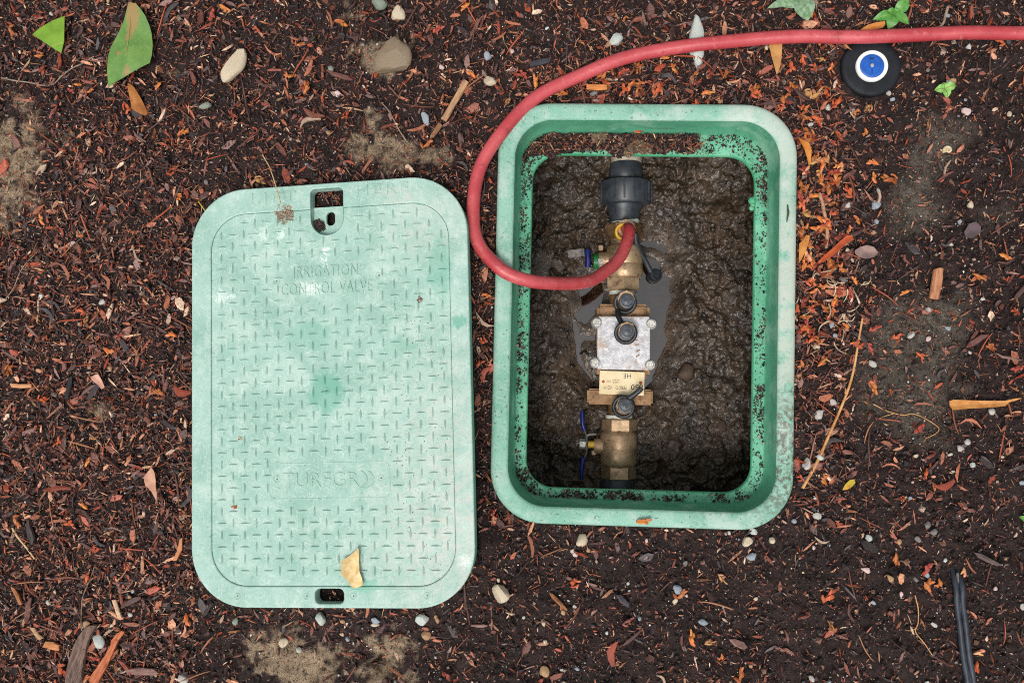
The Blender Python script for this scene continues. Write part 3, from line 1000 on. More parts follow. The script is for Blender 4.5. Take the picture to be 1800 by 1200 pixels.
# bark slabs and sticks: extruded from outlines, thick and grooved
def slab(name, label, poly, h, mat, tilt=0.0, groove=.0006, cat='bark'):
    v, f = blade(poly, lambda x, y, a, b: on_ground(x.mean(), y.mean()) + tilt * a, h, 4)
    n = len(v) // 2
    x, y = v[n:, 0], v[n:, 1]
    d = v[n:, :2] - v[n:, :2].mean(0)
    uu, ss, vv = np.linalg.svd(d - d.mean(0), full_matrices=False)
    ab = d @ vv.T
    v[n:, 2] += groove * 2 * (vn(ab[:, 0], ab[:, 1] * 6, .008, 130) - .5) + groove * (vn(ab[:, 0] * .4, ab[:, 1] * 5, .004, 131) - .5) * 2
    b_ = np.abs(ab[:, 1]) / (np.abs(ab[:, 1]).max() + 1e-9)
    v[n:, 2] -= h * .5 * b_ ** 3
    c = v.mean(0)
    o = obj(name, mesh_pf(name, v - c, f, 40), mat); o.location = c
    return tag(o, label, cat)


def wood_mat(name, c1, c2, ang, rough=.75):
    m = Mat(name, rough, .25)
    vec = m.coord((900, 90, 90), -ang)
    mp = m.n('ShaderNodeMapping'); mp.inputs['Rotation'].default_value = (0, 0, -ang); m.link(m.tc.outputs['Object'], mp.inputs['Vector'])
    mp2 = m.n('ShaderNodeMapping'); mp2.inputs['Scale'].default_value = (60, 700, 200); m.link(mp.outputs[0], mp2.inputs['Vector'])
    nz = m.noise(1.0, 4, .65, .3, mp2.outputs[0])
    m.base(m.mix(m.ramp(nz, .3, .68), c1, c2)); m.bump(nz, .6, .001)
    return m.m


slab('bark_slab', 'large grey brown furrowed bark slab at the bottom left corner', [(155, 1100), (163, 1097), (172, 1098), (165, 1110), (157, 1125), (154, 1138), (152, 1150), (149, 1163), (147, 1175), (146, 1202), (118, 1202), (119, 1188), (120, 1175), (123, 1162), (127, 1150), (131, 1137), (136, 1125), (146, 1110)],
     .007, wood_mat('grey_bark', (70, 56, 52), (128, 104, 92), math.radians(70)), 0, .0012)
slab('bark_slab', 'long orange strip of torn bark beside the grey slab, bottom left', [(213, 1108), (204, 1114), (195, 1125), (190, 1138), (185, 1150), (178, 1162), (172, 1172), (157, 1190), (160, 1202), (172, 1202), (177, 1190), (183, 1180), (190, 1165), (197, 1150), (202, 1138), (207, 1125), (217, 1112)],
     .004, wood_mat('orange_bark', (150, 78, 48), (196, 116, 76), math.radians(60), .6), 0.002, .0008)
slab('wood_stick', 'straight tan split stick above the box, pointing at the hose', [(815, 138), (823, 143), (812, 163), (800, 183), (789, 203), (783, 212), (774, 207), (784, 190), (795, 172), (806, 153)],
     .005, wood_mat('tan_wood', (150, 114, 84), (190, 150, 114), math.radians(58)), 0, .0006, 'stick')
slab('wood_stick', 'short brown stick end lying below the tan split stick', [(770, 214), (777, 219), (770, 230), (762, 240), (755, 243), (758, 232)],
     .004, wood_mat('brown_wood', (118, 84, 60), (150, 112, 82), math.radians(58)), 0, .0006, 'stick')
slab('wood_block', 'short squared reddish wood chip standing out on dark soil right of the box', [(1642, 473), (1650, 471), (1658, 472), (1656, 498), (1651, 526), (1643, 526), (1634, 524), (1638, 498)],
     .005, wood_mat('red_wood', (150, 96, 66), (190, 134, 100), math.radians(82)), 0, .0005, 'wood chip')
for lb, poly, c1, c2, ang in (
        ('orange rectangular wood chip between hose and top rim of the box', [(1031, 150), (1050, 149), (1067, 151), (1067, 159), (1050, 160), (1031, 158)], (176, 104, 52), (206, 138, 80), 0),
        ('black flat charred chip beside the hose, far above the lid', [(931, 108), (945, 103), (966, 101), (966, 109), (950, 113), (932, 117)], (46, 46, 52), (66, 66, 72), 10),
        ('orange brown blocky chip left of the grey bark slab', [(80, 1127), (92, 1128), (104, 1133), (104, 1143), (94, 1142), (82, 1138), (75, 1137)], (160, 100, 60), (196, 136, 90), -10),
        ('mauve brown flat bark piece below right of the orange strip', [(220, 1178), (240, 1174), (268, 1176), (278, 1184), (262, 1188), (240, 1186), (222, 1186)], (110, 84, 78), (140, 108, 100), 0),
        ('dark blue grey chip on soil below the box', [(1083, 1046), (1091, 1046), (1106, 1060), (1105, 1068), (1098, 1064), (1088, 1056)], (52, 50, 56), (78, 76, 82), -45),
        ('brown wood chip split lengthwise, below the box and the grey stone', [(965, 1042), (972, 1045), (988, 1060), (998, 1073), (994, 1074), (982, 1064), (970, 1053)], (120, 76, 50), (150, 104, 70), -50),
        ('orange tan chip standing upright against the lid edge, lower left', [(318, 946), (322, 944), (321, 965), (312, 984), (305, 984), (313, 968)], (180, 112, 72), (200, 140, 100), 75),
        ('black charred splinter on mulch left of the lid', [(118, 664), (126, 662), (123, 685), (119, 702), (112, 700), (116, 682)], (34, 32, 34), (52, 50, 52), 80),
        ('tan rectangular chip on mulch left of the lid', [(17, 674), (35, 675), (54, 674), (55, 681), (36, 682), (20, 681)], (186, 128, 90), (206, 152, 112), 0),
        ('pale cream splinter leaning near the lid, bottom left mulch', [(197, 1054), (204, 1053), (209, 1068), (215, 1084), (211, 1086), (204, 1074)], (190, 156, 120), (210, 180, 150), -70),
        ('small tan splinter chip at the left edge, low in the mulch', [(53, 1102), (60, 1103), (68, 1114), (76, 1121), (70, 1124), (60, 1116)], (190, 160, 124), (164, 126, 92), -50),
        ('brown pointed bark sliver standing on mulch at far left', [(18, 1030), (24, 1034), (32, 1048), (38, 1062), (34, 1063), (26, 1050), (20, 1040)], (176, 120, 78), (150, 96, 62), -55),
        ('dark brown slanted chip near the wire end', [(1712, 970), (1728, 974), (1746, 984), (1760, 992), (1752, 994), (1736, 988), (1720, 980)], (84, 70, 68), (100, 86, 82), -25)):
    slab('bark_chip', lb, poly, .003, wood_mat('chip_wood', c1, c2, math.radians(ang)), 0, .0005, 'bark chip')


# ------------------------------------------------------------------ twigs and stalks
def spl(pts, n=6):
    """Catmull-Rom through points"""
    pts = [np.asarray(p, float) for p in pts]
    pts = [2 * pts[0] - pts[1]] + pts + [2 * pts[-1] - pts[-2]]
    out = []
    for i in range(1, len(pts) - 2):
        p0, p1, p2, p3 = pts[i - 1:i + 3]
        for t in np.linspace(0, 1, n, endpoint=False):
            out.append(.5 * ((2 * p1) + (p2 - p0) * t + (2 * p0 - 5 * p1 + 4 * p2 - p3) * t * t + (3 * p1 - p0 - 3 * p2 + p3) * t ** 3))
    out.append(pts[-2])
    return out


def twig(name, label, pts, r0, r1, mat, lift=.0012, branches=(), cat='twig'):
    m = MB()
    def path(ps):
        p = []
        for q in ps:
            w_ = P(q[0], q[1], .006); z = gh(w_[0], w_[1]) + lift + .002 + (q[2] if len(q) > 2 else 0)
            p.append(np.array([w_[0], w_[1], float(z)]))
        return spl(p, 5)
    p = path(pts); c = np.mean(p, 0); m.o = c
    m.tube(p, list(np.linspace(r0, r1, len(p))), 7)
    for b in branches:
        pb_ = path(b); m.tube(pb_, list(np.linspace(r1, r1 * .5, len(pb_))), 6)
    o = m.build(name, mat, None, 60); o.location = c
    return tag(o, label, cat)


MTW = simple('golden_twig', (176, 122, 70), (206, 160, 104), 90, .45, .4, 0, .2)
MTG = simple('grey_twig', (120, 104, 92), (156, 138, 120), 120, .7, .3, 0, .3)
MTS = simple('straw', (186, 156, 110), (206, 180, 136), 140, .6, .3, 0, .2)
MTR = simple('rust_needle', (150, 84, 50), (178, 110, 70), 140, .55, .35, 0, .2)
twig('twig', 'long curved golden twig running beside the right side of the box', [(1512, 560, .004), (1507, 600, .003), (1501, 645), (1491, 682), (1475, 725), (1455, 770), (1435, 812), (1409, 857)], .0010, .0017, MTW)
twig('rootlet', 'thin pale wavy rootlet on grey soil right of the golden twig', [(1537, 710), (1560, 722), (1585, 729), (1605, 727), (1630, 737), (1651, 752), (1645, 762), (1626, 771)], .0005, .0004, MTW, .0008, [[(1572, 726), (1560, 730), (1547, 735)]], 'root')
twig('twig', 'short banded stick standing in the litter right of the box', [(1441, 338), (1447, 350), (1450, 372), (1454, 394), (1454, 415), (1453, 436)], .0022, .0016, simple('banded_stick', (140, 104, 80), (196, 150, 118), 260, .6, .3, 0, .3))
twig('twig', 'bent grey twig at the top edge right of the seedling', [(1670, 9), (1666, 22), (1663, 36), (1656, 43), (1638, 47)], .0014, .0012, MTG)
twig('twig', 'thin grey forked twig above the hose and lid', [(668, 177), (680, 190), (690, 207), (701, 228), (713, 246)], .0006, .0008, MTG)
twig('dry_stalk', 'thin straw stalk lying over the top edge of the lid', [(462, 272, .004), (470, 285, .007), (480, 300, .012), (495, 332, .022), (507, 366, .026)], .0005, .0006, MTS, .001, (), 'stalk')
twig('root', 'pale winding root beside the torn green leaf', [(0, 136), (25, 141), (50, 144), (72, 149), (90, 146), (105, 132), (125, 118), (145, 112), (166, 100)], .0008, .0006, MTG, .001, (), 'root')
twig('twig', 'straight rust needle pair lying left of the grey slab', [(20, 928), (32, 945), (45, 962), (60, 982)], .0012, .0009, MTS)
twig('twig', 'upright thin grey stalk above the grey bark slab', [(164, 996), (156, 1020), (147, 1048), (144, 1075), (143, 1103)], .0005, .0006, MTG)
twig('root', 'hair-thin forked root beside the end of the black wire', [(1609, 1046), (1615, 1070), (1615, 1095), (1610, 1110), (1625, 1130), (1640, 1152)], .0006, .0005, MTW, .001, [[(1612, 1104), (1602, 1108), (1592, 1108)]], 'root')
twig('twig', 'yellow grass blade touching the upper left corner of the lid', [(345, 352), (352, 362), (360, 372)], .0006, .0006, simple('yellow_blade', (190, 170, 40), (170, 160, 50), 90, .5), .004, (), 'grass blade')
twig('twig', 'long thin twig crossing mulch left of the lid', [(10, 525), (22, 505), (33, 480), (45, 462), (57, 448)], .0006, .0005, MTG)
twig('twig', 'thin root climbing over the hose side of the box corner', [(872, 256), (879, 250), (884, 240), (883, 234)], .0005, .0004, MTS, .012, (), 'root')
# pale curly grass tuft right of the box
for i_ in range(22):
    cx_, cy_ = 1475 + rng.normal(0, 22), 520 + rng.normal(0, 40)
    a_ = rng.rand() * 6.28; ln = rng.uniform(14, 34); cv = rng.normal(0, .5)
    pts = []
    x_, y_ = cx_, cy_
    for s_ in range(5):
        pts.append((x_, y_, .003 + .004 * math.sin(s_ * .8 + i_)))
        x_ += math.cos(a_) * ln / 4; y_ += math.sin(a_) * ln / 4; a_ += cv
    o = twig('dry_stalk', 'pale curled dead grass stalk in the tuft right of the box', pts, rng.uniform(.0005, .0011), .0004, simple('pale_straw', (170, 148, 118), (206, 188, 160), 160, .7, .25) if i_ == 0 else bpy.data.materials['pale_straw'], .002, (), 'stalk')
    o['group'] = 'pale dead grass tuft right of the box'

# ------------------------------------------------------------------ red hose
hp = [(1830, 56, .014), (1800, 57, .014), (1700, 59, .0135), (1600, 62, .0130), (1500, 64.5, .0125), (1400, 66, .012), (1300, 70.5, .0125), (1200, 82, .013), (1100, 103, .013), (1020, 131, .014),
      (950, 168, .016), (890, 222, .020), (852, 278, .022), (833, 340, .022), (833, 395, .024), (848, 440, .027), (876, 470, .029), (908, 486, .0275), (950, 497, .017), (1000, 499, -.006),
      (1040, 491, -.030), (1070, 474, -.050), (1091, 450, -.066), (1102, 425, -.076), (1106, 408, -.083)]
pts = [P(a, b, z) for a, b, z in hp]
end = pts[-1]
pts += [end + np.array([.0000, .0045, -.006]), end + np.array([-.0015, .006, -.015]), end + np.array([-.002, .006, -.024])]
path = spl(pts, 8)
path = [p + np.array([.0007 * math.sin(i * .37), .0007 * math.cos(i * .29 + 1), .0004 * math.sin(i * .5)]) * (i < 170) for i, p in enumerate(path)]
hm_ = Mat('red_rubber', .36, .6)
c = hm_.mix(hm_.ramp(hm_.noise(30, 5), .3, .7), (172, 56, 62), (194, 82, 86))
c = hm_.mix(hm_.math('MULTIPLY', hm_.ramp(hm_.noise(160, 6, .75), .56, .7), .6), c, (200, 128, 118))
c = hm_.mix(hm_.math('MULTIPLY', hm_.ramp(hm_.noise(90, 7, .75), .56, .68), .7), c, (88, 44, 42))
hm_.base(c); hm_.bump(hm_.noise(300, 5), .2, .001)
hm_.rough(hm_.ramp(hm_.noise(80, 5),   .3, .7, .28, .5))
hose = thing('hose', 'red rubber hose looping over the box rim down to the brass valve', 'hose', Matrix.Translation(P(1300, 70, 0)))
ho = P(1300, 70, 0)
RH = .00665
m = MB(ho); m.tube(path, RH, 20); m.build('hose_tube', hm_.m, hose, 60)
fc = P(1096, 408, -.101)
MYEL = simple('yellow_brass', (206, 160, 40), (226, 186, 70), 90, .35, .5)
m = MB(ho); m.lathe(fc - np.array([0, 0, .004]), (0, 0, 1), [(0, .0098), (.006, .0098), (.0085, .0094), (.0090, .0085), (.0080, .0066), (.002, .0062)], 28, 0, False)
m.build('hose_coupling', MYEL, hose, 60)

# ------------------------------------------------------------------ brass valve assembly
def brass(name, c1, c2, c3, rough=.45):
    m = Mat(name, rough, .5, .55)
    c = m.mix(m.ramp(m.noise(50, 5), .3, .7), c1, c2)
    c = m.mix(m.math('MULTIPLY', m.ramp(m.noise(110, 6, .75), .50, .68), .8), c, c3)
    m.base(c); m.rough(m.ramp(m.noise(120, 4), .3, .7, rough - .1, rough + .2)); m.bump(m.noise(500, 3), .12, .001)
    return m.m


MBR = brass('cast_brass', (170, 140, 110), (196, 166, 132), (104, 80, 60), .42)
MBRD = brass('dull_brass', (126, 96, 68), (156, 122, 88), (70, 50, 36), .45)
MPVC = simple('grey_pvc', (58, 62, 68), (82, 86, 92), 70, .38, .45, 0, .1)
mpv = Mat('scuffed_pvc', .4, .45)
c = mpv.mix(mpv.ramp(mpv.noise(60, 5), .3, .7), (38, 42, 48), (62, 66, 73)); c = mpv.mix(mpv.math('MULTIPLY', mpv.ramp(mpv.noise(260, 6, .75), .6, .7), .7), c, (140, 132, 116))
mpv.base(c); MPVC = mpv.m
MBLK = simple('black_rubber', (30, 32, 36), (46, 49, 54), 120, .45, .45, 0, .1)
MCAP = simple('grey_cap', (56, 61, 68), (78, 84, 92), 200, .4, .45, 0, .15)
MTAPE = simple('white_tape', (214, 214, 206), (190, 188, 178), 120, .6)
mst = Mat('galvanised_plate', .42, .5, .35)
c = mst.mix(mst.ramp(mst.noise(160, 5, .7), .35, .65), (168, 168, 172), (206, 204, 206)); c = mst.mix(mst.math('MULTIPLY', mst.ramp(mst.noise(45, 6, .7), .5, .66), .8), c, (158, 124, 90))
c = mst.mix(mst.ramp(mst.noise(420, 2), .74, .78), c, (66, 40, 30)); mst.base(c); mst.bump(mst.noise(300, 5, .7), .35, .001); MST = mst.m
MBOLT = simple('steel_bolt', (150, 148, 142), (206, 202, 194), 420, .45, .5, .4, .3)
MTAG = None
MBLUE = simple('blue_vinyl', (18, 26, 86), (28, 44, 124), 120, .35, .5)
MGRN = simple('green_vinyl', (20, 96, 40), (30, 120, 56), 120, .4, .5)
MWPVC = simple('white_pvc', (196, 184, 168), (160, 146, 130), 160, .6, .35, 0, .1)

ZA = -.135
SA = sc(ZA)
VO = P(1090, 600, ZA)
AX = P(1092, 500, ZA) - P(1092, 600, ZA); AX = AX / np.linalg.norm(AX)     # towards the top of the picture
AY = np.cross((0, 0, 1), AX); AY = AY / np.linalg.norm(AY)                 # towards the left
UP = np.array([0, 0, 1.0])
va = thing('backflow_valve_assembly', 'brass backflow valve assembly with two ball valves half sunk in mud', 'valve', Matrix.Translation(VO))


def A(px, py, dz=0.0): return P(px, py, ZA + dz)


def bar(name, mat, cx, prof, n=36, phase=0.0, parent=va, dz=0.0, angle=40):
    """turned part: prof is a list of (photo y, radius in photo px)"""
    m = MB(VO)
    y0 = prof[0][0]
    c0 = A(cx, y0, dz)
    pr = []
    for y, r in prof:
        pr.append((float(np.dot(A(cx, y, dz) - c0, AX)), r * SA))
    m.lathe(c0, AX, pr, n, phase, True, (0, 0, 1))
    return m.build(name, mat, parent, angle)


# pipework from the top
bar('pipe_stub', MWPVC, 1101, [(240, 27), (287, 27)])
un = bar('union_tailpiece', MPVC, 1100, [(286, 24), (288, 27), (300, 30), (314, 30), (318, 28), (322, 28)])
un = bar('union_nut', MPVC, 1099.5, [(319, 40), (321, 44), (355, 44.5), (357, 43), (361, 43), (362, 34)], 40)
m = MB(VO)
for a_ in np.linspace(0, 2 * math.pi, 16, endpoint=False):
    c0 = A(1099.5, 356); ph = a_ + .1
    dirv = math.cos(ph) * UP + math.sin(ph) * AY
    m.box(c0 + AX * 17 * SA + dirv * 44.6 * SA, (34 * SA, .0022, .0024), np.stack([AX, np.cross(dirv, AX), dirv], 1), .0004)
m.build('rib', MPVC, un)
bar('union_body', MPVC, 1097, [(360, 33), (366, 33), (372, 28), (388, 26), (391, 24)])
bar('thread_tape', MTAPE, 1099, [(387, 24.6), (396, 24.6)])


def hexnut(name, cx, y0, y1, r, ph, mat=MBR, parent=va):
    c_ = bar(name, mat, cx, [(y0, r * .9), (y0 + 2, r), (y1 - 2, r), (y1, r * .9)], 6, ph, parent, 0, 20)
    return c_


PH0 = 0.0            # flat up or edge up
bv = bar('ball_valve_body', MBR, 1097.5, [(418, 25), (424, 24), (430, 24), (433, 29), (437, 31), (463, 32), (465, 31), (467, 32), (482, 32), (488, 29)])
hexnut('hex_end', 1097.5, 394, 422, 33, math.radians(0), MBRD, bv)
hexnut('hex_end', 1094.5, 487, 512, 31.5, math.radians(90), MBR, bv)
bar('thread_tape', MTAPE, 1093, [(509, 22.5), (518, 22.5)])
bar('nipple', MBRD, 1093, [(515, 22), (548, 22)])
# upper valve stem and T handle (pointing left)
m = MB(VO); c0 = A(1068, 457); m.lathe(c0, AY, [(-.004, .0095), (.008, .0095), (.011, .0085), (.0115, .004)], 20); m.build('stem_housing', MBR, bv)
m = MB(VO); c0 = A(1056, 436, .006); m.box(c0, (.005, .006, .006), None, .0008); m.build('handle_stop', MBR, bv)
th = MB(VO)
hz_ = .006
th.tube([A(1032, 440, hz_), A(1033, 446, hz_ + .001), A(1034, 458, hz_), A(1033, 470, hz_ - .001)],   .0035, 10, True, .8)
th = th.build('tee_handle', MBLUE, bv, 60)
m = MB(VO); c0 = A(1049, 459, .003); m.lathe(c0, AY, [(-.0015, .009), (.0035, .009), (.004, .0075)], 18); m.build('handle_sleeve', MGRN, bv)
m = MB(VO); c0 = A(1056, 460, .006); m.lathe(c0, AY, [(-.002, .0055), (.004, .0055)], 6); m.build('handle_nut', MBOLT, bv)
m = MB(VO)
m.box(A(1013, 445, .004), (.019, .009, .0015), rot('z', .12) @ rot('x', .2), .0006)
m.build('handle_blade', simple('zinc', (70, 64, 60), (120, 114, 108), 220, .5, .4, .3), bv)

# check valve body with its cover plate
cb = MB(VO)
cb.box(A(1094, 600, -.004), (92 * SA, 128 * SA, .034), rot('z', math.atan2(AX[1], AX[0]) - math.pi / 2), .004)
cb = cb.build('check_valve_body', MBRD, va)
yawA = math.atan2(AX[1], AX[0]) - math.pi / 2
RA = rot('z', yawA - .01)
m = MB(VO); m.box(A(1092.5, 549, .004), (86 * SA, 20 * SA, .020), RA, .003); m.build('flange', MBRD, cb)
m = MB(VO); m.box(A(1089, 697, .002), (113 * SA, 27 * SA, .018), RA, .002); m.build('flange', MBRD, cb)
ZC = .024
plate = MB(VO)
pc_ = A(1096, 603, ZC)
plate.box(pc_, (91 * sc(ZA + ZC), 93 * sc(ZA + ZC), .005), RA, .0012)
plate = plate.build('cover_plate', MST, va)
for px, py in ((1049, 567), (1144, 569), (1046, 637), (1142, 641)):
    s_ = sc(ZA + ZC)
    m = MB(VO); m.lathe(A(px, py, ZC - .004), UP, [(0, 10.5 * s_), (.0035, 10.5 * s_), (.0065, 9.2 * s_), (.0075, 8 * s_)], 20); m.build('plate_lug', MST, plate, 40)
    m = MB(VO); m.lathe(A(px, py, ZC + .0032), UP, [(0, 7.6 * s_), (.0024, 7.6 * s_), (.0029, 6.6 * s_), (.0029, 3.6 * s_), (.0023, 3.0 * s_), (.0023, .0001)], 6 if py > 600 else 16, .3); m.build('bolt', MBOLT, plate, 30)
m = MB(VO)
for i_, (px, py) in enumerate(((1118, 598), (1119, 606), (1122, 616), (1121, 625))):
    m.box(A(px, py, ZC + .0027), (.0045, .0012, .0007), rot('z', yawA + .2 * i_))
m.build('stamped_mark', MBRD, plate)
# cream rating tag
mt = Mat('cream_tag', .5, .35)
c = mt.mix(mt.ramp(mt.noise(60, 4), .3, .7), (222, 200, 156), (236, 218, 180)); c = mt.mix(mt.ramp(mt.noise(190, 5, .7), .63, .68), c, (104, 62, 36))
mt.base(c); MTAG = mt.m
zt_ = ZC - .004
RT = rot('z', yawA - .035)
tg = MB(VO); tg.box(A(1093, 673, zt_), (78 * sc(ZA + zt_), 41 * sc(ZA + zt_), .0022), RT, .0005)
tg = tg.build('rating_tag', MTAG, va)
MINK = simple('black_ink', (40, 38, 40), (56, 52, 50), 100, .6); MRED = simple('red_ink', (160, 50, 36), (180, 70, 50), 100, .6)


def ink(body, x0, x1, y0, y1, mat=MINK, off=0.0):
    a, b = A(x0, y1, zt_ + .00112), A(x1, y0, zt_ + .00112)
    me = text_mesh(body, a[0] - VO[0], b[0] - VO[0], a[1] - VO[1], b[1] - VO[1], a[2] - VO[2] - .0002, a[2] - VO[2] + .0001, True, off)
    return obj('print', me, mat, tg)


ink('HE', 1096, 1109, 656.5, 664.5, MINK, -.01)
ink('DC', 1066, 1073, 668, 672)
ink('850', 1109, 1130, 676, 684.5, MINK, .0)
ink('FEBCO', 1082, 1101, 678.5, 684)
ink('3/4', 1061, 1066, 678.5, 684); ink('175 PSI', 1077, 1090, 666.5, 668.5); ink('140 F', 1077, 1087, 670, 673); ink('H2O', 1068, 1076, 678, 684)
m = MB(VO)
for px, py in ((1060.5, 670.5), (1126, 672.5)): m.lathe(A(px, py, zt_ + .0008), UP, [(0, .0017), (.0008, .0016), (.0009, .0001)], 14)
m.build('rivet', MRED, tg)


def test_cock(px, py, z, rcap, strap, parent=va, nm='test_cock', side=1):
    """brass cock with a grey push-on cap and its rubber strap (strap: pixel path with heights)"""
    s_ = sc(ZA + z)
    m = MB(VO); m.lathe(A(px - 3, py - 1, z - .03), UP, [(0, 12 * s_), (.022, 12 * s_), (.024, (rcap + 2.5) * s_), (.029, (rcap + 2.5) * s_), (.030, (rcap + 1) * s_)], 8)
    ck = m.build(nm, MBR, parent, 30)
    m = MB(VO)
    R_ = rcap * s_
    m.lathe(A(px, py, z - .003), UP, [(0, R_), (.006, R_), (.0075, R_ * .93), (.0078, R_ * .72), (.0066, R_ * .66), (.0066, R_ * .3), (.0072, R_ * .18), (.0072, .00005)], 24)
    cp = m.build('dust_cap', MCAP, ck, 40)
    # retaining ring and strap
    m = MB(VO)
    rr = [A(px - 2 + 17.5 * math.cos(t), py + 2 + 17.5 * math.sin(t), z - .006 - .004 * math.sin(t)) for t in np.linspace(0, 2 * math.pi, 24)]
    m.tube(rr, .0022, 8, False, .8)
    if strap: m.tube(spl([A(*q) for q in strap], 6), .0030, 8, True, .55)
    m.build('strap', MBLK, ck, 60)
    return ck


test_cock(1101, 530, .030, 13.5, [(1086, 545, .024), (1087, 556, .030), (1094, 570, .034), (1098, 580, .036)])
test_cock(1102, 583, .042, 13.0, None)
test_cock(1098, 713, .034, 13.0, [(1105, 700, .034), (1114, 694, .036), (1124, 686, .037), (1128, 681, .037)])
# cock under the hose and its loose cap hanging to the right
m = MB(VO); s_ = sc(ZA); m.lathe(A(1098, 408, .006), UP, [(0, 14 * s_), (.016, 14 * s_), (.020, 16 * s_), (.0265, 16 * s_)], 8)
ck = m.build('test_cock', MBR, va, 30)
m = MB(VO); m.tube(spl([A(1117, 410, .02), A(1119, 428, .016), A(1126, 444, .010), A(1136, 462, .004), A(1144, 478, .000)], 6), [.0034] * 12 + [.0030] * 13, 8, True, .6); m.build('strap', MBLK, ck, 60)
m = MB(VO); R_ = 12 * sc(ZA)
m.lathe(A(1147, 486, -.012), np.array([.35, .1, 1]), [(0, R_), (.009, R_), (.011, R_ * .9), (.0113, R_ * .7), (.009, R_ * .6), (.009, .0001)], 20); m.build('dust_cap', MBLK, ck, 40)

# lower ball valve
bar('thread_tape', MTAPE, 1088, [(729, 23.5), (735, 23.5)])
bar('nipple', MBRD, 1090, [(708, 21), (730, 21)])
bv2 = bar('ball_valve_body', MBR, 1087, [(754, 25), (758, 28), (761, 31), (765, 32), (790, 32), (792, 31.4), (794, 32), (813, 32), (818, 29), (822, 24)])
hexnut('hex_end', 1089, 735, 758, 30, 0.0, MBR, bv2)
hexnut('hex_end', 1087, 818, 842, 30, 0.0, MBR, bv2)
for nme in ('hex_end.002', 'hex_end.003'): pass
m = MB(VO); c0 = A(1060, 784, .002); m.lathe(c0, AY, [(-.006, .0092), (.007, .0092), (.010, .0088), (.0105, .006)], 22); m.build('stem_housing', MBR, bv2)
m = MB(VO); c0 = A(1044, 795, .004); m.box(c0, (.005, .005, .006), None, .0008); m.build('handle_stop', MBR, bv2)
m = MB(VO); m.tube([A(1023, 722, .010), A(1023.5, 735, .010), A(1024.5, 747, .010), A(1028, 757, .009)], [.0020, .0026, .0026, .0022], 10, True, 1.6)
m.build('handle_grip', MBLUE, bv2, 60); m = MB(VO)
m.tube([A(1028, 803, .009), A(1024, 808, .010), A(1022.5, 822, .010), A(1022, 842, .010)], [.0022, .0026, .0026, .0018], 10, True, 1.6)
m.build('handle_grip', MBLUE, bv2, 60)
m = MB(VO); m.tube(spl([A(1027, 755, .009), A(1031, 766, .008), A(1031, 780, .008), A(1031, 794, .008), A(1027, 804, .009)], 4), .0011, 8, True, 4.5)
m.tube(spl([A(1032, 765, .012), A(1040, 763, .012), A(1048, 763, .011)], 4), .0011, 6)
m.build('handle_bar', simple('zinc_bar', (150, 146, 140), (180, 176, 168), 160, .45, .4, .4), bv2, 60)
m = MB(VO); c0 = A(1026, 780, .007); m.lathe(c0, AY, [(-.002, .0058), (.004, .0058), (.005, .005)], 6); m.build('handle_nut', MBOLT, bv2, 20)
m = MB(VO); c0 = A(1040, 781, .006); m.lathe(c0, AY, [(-.006, .004), (.004, .004)], 12); m.build('spindle', MYEL, bv2)
bar('pipe_end', MPVC, 1085, [(841, 26), (843, 28), (847, 29), (900, 29)])
bar('thread_tape', MTAPE, 1086, [(840, 24.3), (843, 24.3)])

# ------------------------------------------------------------------ pop-up sprinkler
zs = float(gh(*P(1532, 120, 0)[:2])) + .0065
so = P(1533, 116, zs)
sp_ = thing('sprinkler_head', 'round black pop-up sprinkler head with a white ring and blue nozzle', 'sprinkler', Matrix.Translation(so))
s_ = sc(zs)
MSPB = simple('black_plastic', (17, 19, 23), (29, 32, 38), 60, .55, .3, 0, .15)
m = MB(); m.lathe((0, 0, -.03), UP, [(0, .028), (.012, .0292), (.0245, .0297), (.0262, .0294), (.0278, .0282), (.0284, .0268), (.0286, .0250), (.0292, .0175), (.0290, .0165), (.0280, .0160), (.0275, .0158)], 64)
m.build('cap', MSPB, sp_, 40)
m = MB()
for a_ in np.linspace(0, 2 * math.pi, 72, endpoint=False):
    if 0.6 < a_ < 2.6 or 3.4 < a_ < 4.6:
        d = np.array([math.cos(a_), math.sin(a_), 0]); m.box(d * .0258 + np.array([0, 0, -.0020]), (.0040, .0007, .0008), rot('z', a_))
m.build('grip_rib', MSPB, sp_)
m = MB(); m.lathe((0, 0, -.004), UP, [(0, .0157), (.0040, .0157), (.0046, .0152), (.0046, .0122), (.0040, .0118)], 48, 0, False); m.build('riser_ring', simple('white_plastic', (212, 216, 214), (230, 232, 230), 60, .45), sp_, 40)
m = MB(); m.lathe((0, 0, -.003), UP, [(0, .0119), (.0026, .0119), (.0030, .0114), (.0030, .0085), (.0026, .0082), (.0026, .0032), (.0032, .0028), (.0032, .0001)], 48)
nz = m.build('nozzle', simple('blue_plastic', (18, 76, 158), (28, 92, 180), 80, .4, .45), sp_, 40)
m = MB(); m.box((0, -.0045, -.0002), (.0008, .006, .0006)); m.box((0, .0075, -.0002), (.004, .002, .0005)); m.build('arc_mark', simple('dark_blue', (14, 40, 100), (18, 50, 116), 80, .5), nz)
m = MB(); m.lathe((0, .0004, 0), UP, [(0, .0018), (.0006, .0017), (.0008, .0008), (.0008, .0001)], 14); m.build('screw', MBOLT, nz, 40)

